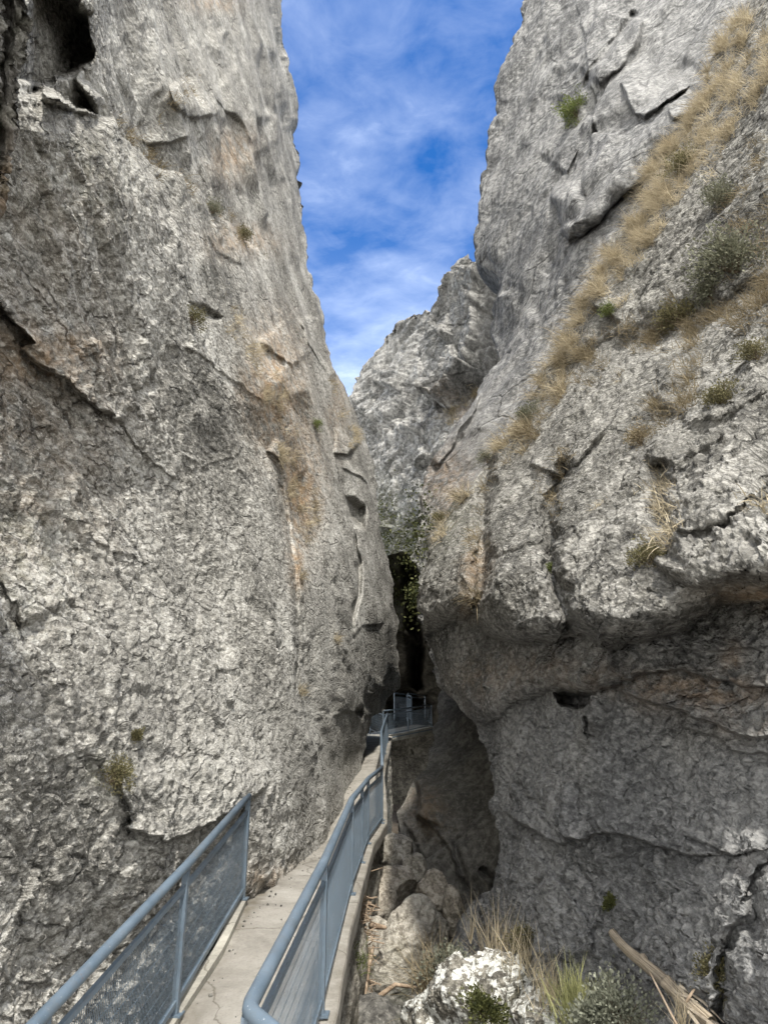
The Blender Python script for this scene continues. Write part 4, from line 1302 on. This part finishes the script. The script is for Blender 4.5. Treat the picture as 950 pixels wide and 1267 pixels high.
for sh, x, y, r, m, lab in SHRUBS:
    p, n = pick(sh, x, y + r * 0.5)
    rad = r * np.linalg.norm(p) / F * 0.88
    leafball(p, n, rad, M[m], rg, int(900 + 90 * r), max(0.014, rad * 0.105), label=lab, stems=12 + r // 3)

TUFTS = [
    (left_wall, 371, 858, 0.26, 'gold', 'ochre grass tuft on the left cliff beside the path bend'),
    (left_wall, 415, 792, 0.36, 'gold', 'golden grass tuft on the left cliff above the far path'),
    (left_wall, 372, 715, 0.3, 'gold', 'golden grass streak below the left cliff grass patch'),
    (R1, 745, 632, 0.2, 'gold', 'flat golden tuft in a crack of the middle bulge'),
    (R1, 586, 742, 0.3, 'straw', 'straw tuft in the groove beside the left bulge'),
    (R1, 942, 632, 0.16, 'gold', 'golden tuft in the crack at the right edge'),
    (R1, 612, 325, 0.5, 'gold', 'tuft'),
]
for sh, x, y, L, m, lab in TUFTS[:-1]:
    p, n = pick(sh, x, y)
    tussock(p, n, L, M[m], rg, 130, lab, droop=1.1)
p, n = pick(R3, 612, 328)
tussock(p, n, 0.9, M['straw'], rg, 160, 'brown grass tuft on top of the pale far pillar', bw=0.03)
p, n = pick(R3, 500, 388)

# plants on the soil ledge at the bottom of the picture
def gnd(px, py, Y): return pt(px, py, Y)
leafball(gnd(562, 1222, 7.6), (0, -0.3, 1), 0.25, M['silver'], rg, 3000, 0.028, label='silvery shrub left of the lichened rock', stems=22)
leafball(gnd(768, 1275, 5.2), (0, -0.3, 1), 0.19, M['silver'], rg, 2600, 0.022, label='silvery shrub at the foot of the leaning log', stems=24)
leafball(gnd(735, 1280, 5.3), (0, -0.3, 1), 0.13, M['silver'], rg, 1500, 0.03, label='small silvery shrub between the green tuft and the log', stems=14)
leafball(gnd(598, 1262, 6.35), (0, -0.8, .6), 0.14, M['moss'], rg, 2600, 0.022, label='dark green moss cushion on the front of the lichened rock', stems=16)
tussock(gnd(713, 1262, 5.6), (0, -.1, 1), 0.46, M['grass'], rg, 420, 'tall green grass tuft right of the lichened rock', bw=0.007, spread=0.28, droop=0.5, jit=0.06)
tussock(gnd(650, 1210, 6.8), (0, -.1, 1), 0.5, M['gold'], rg, 170, 'dry brown grass tuft behind the lichened rock', bw=0.007, spread=0.3, droop=0.5, jit=0.1)
tussock(gnd(615, 1190, 7.6), (0, -.1, 1), 0.42, M['gold'], rg, 160, 'pale straw tuft on top of the lichened rock', bw=0.006, spread=0.3, droop=0.45, jit=0.08)
tussock(gnd(535, 1235, 7.6), (0, -.1, 1), 0.55, M['straw'], rg, 320, 'brown drooping grass tuft at the edge above the water', bw=0.008, spread=0.35, droop=0.9, jit=0.08)
tussock(gnd(680, 1235, 6.2), (0, -.1, 1), 0.3, M['gold'], rg, 200, 'golden tuft between the two lichened rocks', bw=0.006, spread=0.4, droop=0.6, jit=0.05)
tussock(gnd(582, 1168, 7.9), (0, -.1, 1), 0.45, M['gold'], rg, 12, 'few tall bleached stalks left of the lichened rock', bw=0.006, spread=0.12, droop=0.15, jit=0.0015)
tussock(gnd(845, 1275, 4.6), (0, -.1, 1), 0.22, M['gold'], rg, 60, 'thin pale grass stems beside the log foot', bw=0.005, spread=0.35, droop=0.3, jit=0.02)
tussock(gnd(441, 1190, 10.6), (0.6, -.1, .8), 0.3, M['green'], rg, 160, 'green grass tuft hanging below the path edge', bw=0.01, spread=0.3, droop=1.4, jit=0.08)

# green growth low on the far wall
def ivy(sh, name, areas, count, mat, leaf, seed):
    rg = np.random.default_rng(seed)
    qx, qy = proj(sh['P'])
    w = 0
    for x, y, rx, ry in areas: w = w + blob(qx, qy, x, y, rx, ry)
    w = w * np.clip(0.35 + vnoise(np.stack([qx / 9, qy / 9, 0 * qx], -1), seed), 0, 1)
    k = rg.choice(w.size, count, p=w.ravel() / w.sum())
    c, nm = sh['P'].reshape(-1, 3)[k], sh['N'].reshape(-1, 3)[k]
    c = np.repeat(c, 14, 0) + rg.normal(size=(count * 14, 3)) * leaf * 1.8
    n = len(c)
    d = np.repeat(nm, 14, 0) + rg.normal(size=(n, 3)) * 0.9 + np.array([0, 0, -.3]); d /= np.linalg.norm(d, axis=1, keepdims=True)
    s = np.cross(d, rg.normal(size=(n, 3))); s /= np.linalg.norm(s, axis=1, keepdims=True)
    ll = leaf * rg.uniform(0.6, 1.4, (n, 1))
    V = np.stack([c, c + d * ll * .5 + s * ll * .35, c + d * ll, c + d * ll * .5 - s * ll * .35], 1).reshape(-1, 3)
    R = np.repeat(np.clip(np.repeat(rg.uniform(0, .7, count), 14) + rg.normal(size=n) * .15, 0, 1), 4)
    tag(obj(name, V, np.arange(4 * n).reshape(n, 4), mat, smooth=False, attrs={'rnd': R}), kind='stuff')
ivy(R3, 'creeping_plants', [(500, 660, 30, 40), (480, 690, 20, 40)], 170, M['moss'], 0.13, 5)
ivy(R2, 'creeping_plants', [(520, 650, 12, 30), (512, 710, 8, 40)], 90, M['moss'], 0.09, 6)
ivy(END, 'creeping_plants', [(495, 730, 25, 40)], 60, M['moss'], 0.12, 8)


# ------------------------------------------------------------------ log and driftwood
def log():
    a, b = pt(756, 1153, 5.75), pt(878, 1268, 4.75)
    root = empty('log', b, 'broken bleached log leaning against the dark right wall', 'log')
    N_, K = 90, 22
    t = b - a; Ln = np.linalg.norm(t); t /= Ln
    u = np.cross(t, [0, 0, 1.0]); u /= np.linalg.norm(u); w = np.cross(u, t)
    V = []
    for i in range(N_):
        q = i / (N_ - 1)
        c = a + t * Ln * q + u * 0.015 * math.sin(q * 5)
        for k in range(K):
            an = 2 * math.pi * k / K
            r = (0.030 + 0.015 * q) * (1 + 0.22 * vnoise(np.array([[math.cos(an) * 1.5, math.sin(an) * 1.5, q * 2.0]]), 9)[0] + 0.10 * vnoise(np.array([[math.cos(an) * 5, math.sin(an) * 5, q * 5.0]]), 8)[0])
            r *= 1 + 0.5 * math.exp(-((q - 0.37) / 0.018) ** 2) * max(0, math.cos(an - 2.0)) + 0.4 * math.exp(-((q - 0.62) / 0.02) ** 2) * max(0, math.cos(an - 0.8))
            e = c + (math.cos(an) * u + math.sin(an) * w) * r + u * 0.012 * math.sin(q * 9)
            if i == 0: e = e + t * (0.07 * ((k * 5) % 7) / 7)
            V.append(e)
    Fc = [(i * K + k, i * K + (k + 1) % K, (i + 1) * K + (k + 1) % K, (i + 1) * K + k) for i in range(N_ - 1) for k in range(K)]
    V.append(a + t * 0.05); Fc += [(k, len(V) - 1, (k + 1) % K) for k in range(K)]
    ga = [k / K for i in range(N_) for k in range(K)] + [0.5]; gl = [i / (N_ - 1) for i in range(N_) for k in range(K)] + [0.0]
    obj('trunk', np.array(V) - b, Fc, M['log'], root, attrs={'ga': ga, 'gl': gl})
    rg = np.random.default_rng(3)
    mb = MB()
    for _ in range(9):
        p = a + t * Ln * rg.uniform(0.68, 0.95) + (u * rg.uniform(-1, 1) + w * rg.uniform(-.3, 1)) * 0.055
        q = p + t * rg.uniform(0.15, 0.5) + u * rg.normal() * 0.07 + w * rg.normal() * 0.05
        mb.tube([p, (p + q) / 2 + u * rg.normal() * 0.012, q], [0.012, 0.012, 0.003], 5, flat=0.5)
    mb.build('splinters', M['wood'], root, False, b)
log()


def stick(px0, py0, Y0, px1, py1, Y1, r, label, bend=0.05, group=None):
    a, b = pt(px0, py0, Y0), pt(px1, py1, Y1)
    m = (a + b) / 2 + np.array([0, 0, bend])
    mb = MB(); mb.tube([a, a * .6 + m * .4, m, m * .4 + b * .6, b], [r, r * 1.05, r * 0.9, r * 0.75, r * 0.4], 7)
    o = mb.build('stick', M['stick'], None, True, a)
    o.location = a + EYE - EYE      # geometry was shifted by the eye height in obj()
    return tag(o, label, 'stick', group)


stick(458, 1145, 12.6, 478, 1148, 12.4, 0.05, 'pale stub of driftwood poking out level toward the pointed boulder', 0.0)
stick(440, 1130, 12.2, 470, 1124, 12.6, 0.025, 'thin bleached driftwood stick highest on the debris heap', 0.1)
stick(446, 1118, 12.4, 452, 1138, 12.1, 0.03, 'short upright driftwood stick on top of the debris heap', 0.0)
stick(440, 1160, 12.0, 458, 1156, 12.2, 0.03, 'short pale stick at the foot of the debris heap', 0.0)
stick(448, 1240, 11.2, 462, 1170, 12.2, 0.045, 'dark branch running up the bank beside the boulder', 0.06)
stick(441, 1218, 11.0, 455, 1190, 11.6, 0.03, 'second dark branch lower on the bank', 0.05)
stick(462, 1238, 11.8, 515, 1222, 12.0, 0.035, 'curved twig across the edge of the dark water', 0.12)
stick(842, 1278, 4.5, 803, 1202, 4.7, 0.007, 'thin bare stalk crossing in front of the log foot', 0.0)
stick(848, 1240, 4.9, 866, 1212, 4.9, 0.008, 'short pale twig sticking up right of the log', 0.0)


def debris():
    rg = np.random.default_rng(21)
    mb = MB()
    for _ in range(150):
        c = pt(rg.normal(446, 8), rg.normal(1160, 34), rg.uniform(11.4, 12.6))
        d = rg.normal(size=3) * np.array([1, .7, .8]); d /= np.linalg.norm(d)
        L = rg.uniform(0.15, 0.5)
        mb.tube([c - d * L / 2, c + rg.normal(size=3) * 0.02, c + d * L / 2], [0.010, 0.009, 0.004], 5)
    tag(mb.build('driftwood_debris', M['stick']), kind='stuff')
debris()

# ------------------------------------------------------------------ light, sky, exposure
SUN_EL, SUN_AZ = 60.0, 168.0          # azimuth clockwise from +Y (view direction)
el, az = math.radians(SUN_EL), math.radians(SUN_AZ)
ts = Vector((math.sin(az) * math.cos(el), math.cos(az) * math.cos(el), math.sin(el)))
sun = bpy.data.lights.new('sun', 'SUN')
sun.energy = 3.0; sun.angle = math.radians(3); sun.color = (1.0, 0.955, 0.88)
so = bpy.data.objects.new('sun', sun); COL.objects.link(so)
so.rotation_euler = ts.to_track_quat('Z', 'Y').to_euler()
so.location = (0, 0, 60)

w = bpy.data.worlds.new('World'); sc.world = w; w.use_nodes = True
nt = w.node_tree; nt.nodes.clear(); N = NT(nt)
out = N.n('OutputWorld'); bg = N.n('Background'); N.l(bg.outputs[0], out.inputs[0])
sky = N.n('TexSky', sky_type='NISHITA'); sky.sun_disc = False
sky.sun_elevation = el; sky.sun_rotation = az
sky.altitude = 900; sky.air_density = 1.0; sky.dust_density = 0.4; sky.ozone_density = 2.0
geo = N.n('TexCoord').outputs['Generated']
sep = N.n('SeparateXYZ'); N.l(geo, sep.inputs[0])
zc = N.math('MAXIMUM', sep.outputs[2], 0.08)
cmb = N.n('CombineXYZ'); N.l(N.math('DIVIDE', sep.outputs[0], zc), cmb.inputs[0]); N.l(N.math('DIVIDE', sep.outputs[1], zc), cmb.inputs[1])
mp = N.n('Mapping'); mp.inputs['Scale'].default_value = (2.3, 2.7, 1); mp.inputs['Rotation'].default_value = (0, 0, math.radians(35)); mp.inputs['Location'].default_value = (1.35, 0.9, 0)
N.l(cmb.outputs[0], mp.inputs[0])
c1 = N.noise(mp.outputs[0], 1.3, 9, 0.55, 0.25)
c2 = N.noise(mp.outputs[0], 4.5, 8, 0.6, 0.6)
cl = N.math('ADD', N.math('MULTIPLY', c1, 0.75), N.math('MULTIPLY', c2, 0.25))
fac = N.ramp(cl, [(0.40, 0.0), (0.56, 0.14), (0.78, 0.46)])
hs = N.n('HueSaturation'); hs.inputs['Saturation'].default_value = 1.36; hs.inputs['Hue'].default_value = 0.508; hs.inputs['Value'].default_value = 1.35; hs.inputs['Value'].default_value = 1.0
N.l(sky.outputs[0], hs.inputs['Color'])
low = N.ramp(sep.outputs[2], [(0.42, 0.26), (0.66, 0.0)])
clear = N.mix(N.math('MINIMUM', N.math('ADD', fac, N.math('MULTIPLY', low, N.math('ADD', 0.35, N.math('MULTIPLY', cl, 1.3)))), 1.0), hs.outputs[0], (6.6, 7.3, 8.4))
# unseen bright cloud added behind the viewer as neutral fill light
fill_veil = N.math('ADD', N.math('MULTIPLY', sep.outputs[1], -1.0), N.math('MULTIPLY', cl, 0.9))
vf = N.ramp(fill_veil, [(0.35, 0.0), (0.85, 0.9)])
N.l(N.mix(vf, clear, (14.5, 14.3, 13.8)), bg.inputs[0])
bg.inputs[1].default_value = 0.13

sc.view_settings.view_transform = 'Standard'
sc.view_settings.look = 'None'
sc.view_settings.gamma = 1.0
sc.view_settings.use_curve_mapping = False
sc.view_settings.exposure = 1.0
sc.cycles.max_bounces = 6
sc.cycles.diffuse_bounces = 4
sc.cycles.use_adaptive_sampling = True
sc.cycles.adaptive_threshold = 0.03
sc.cycles.use_denoising = True
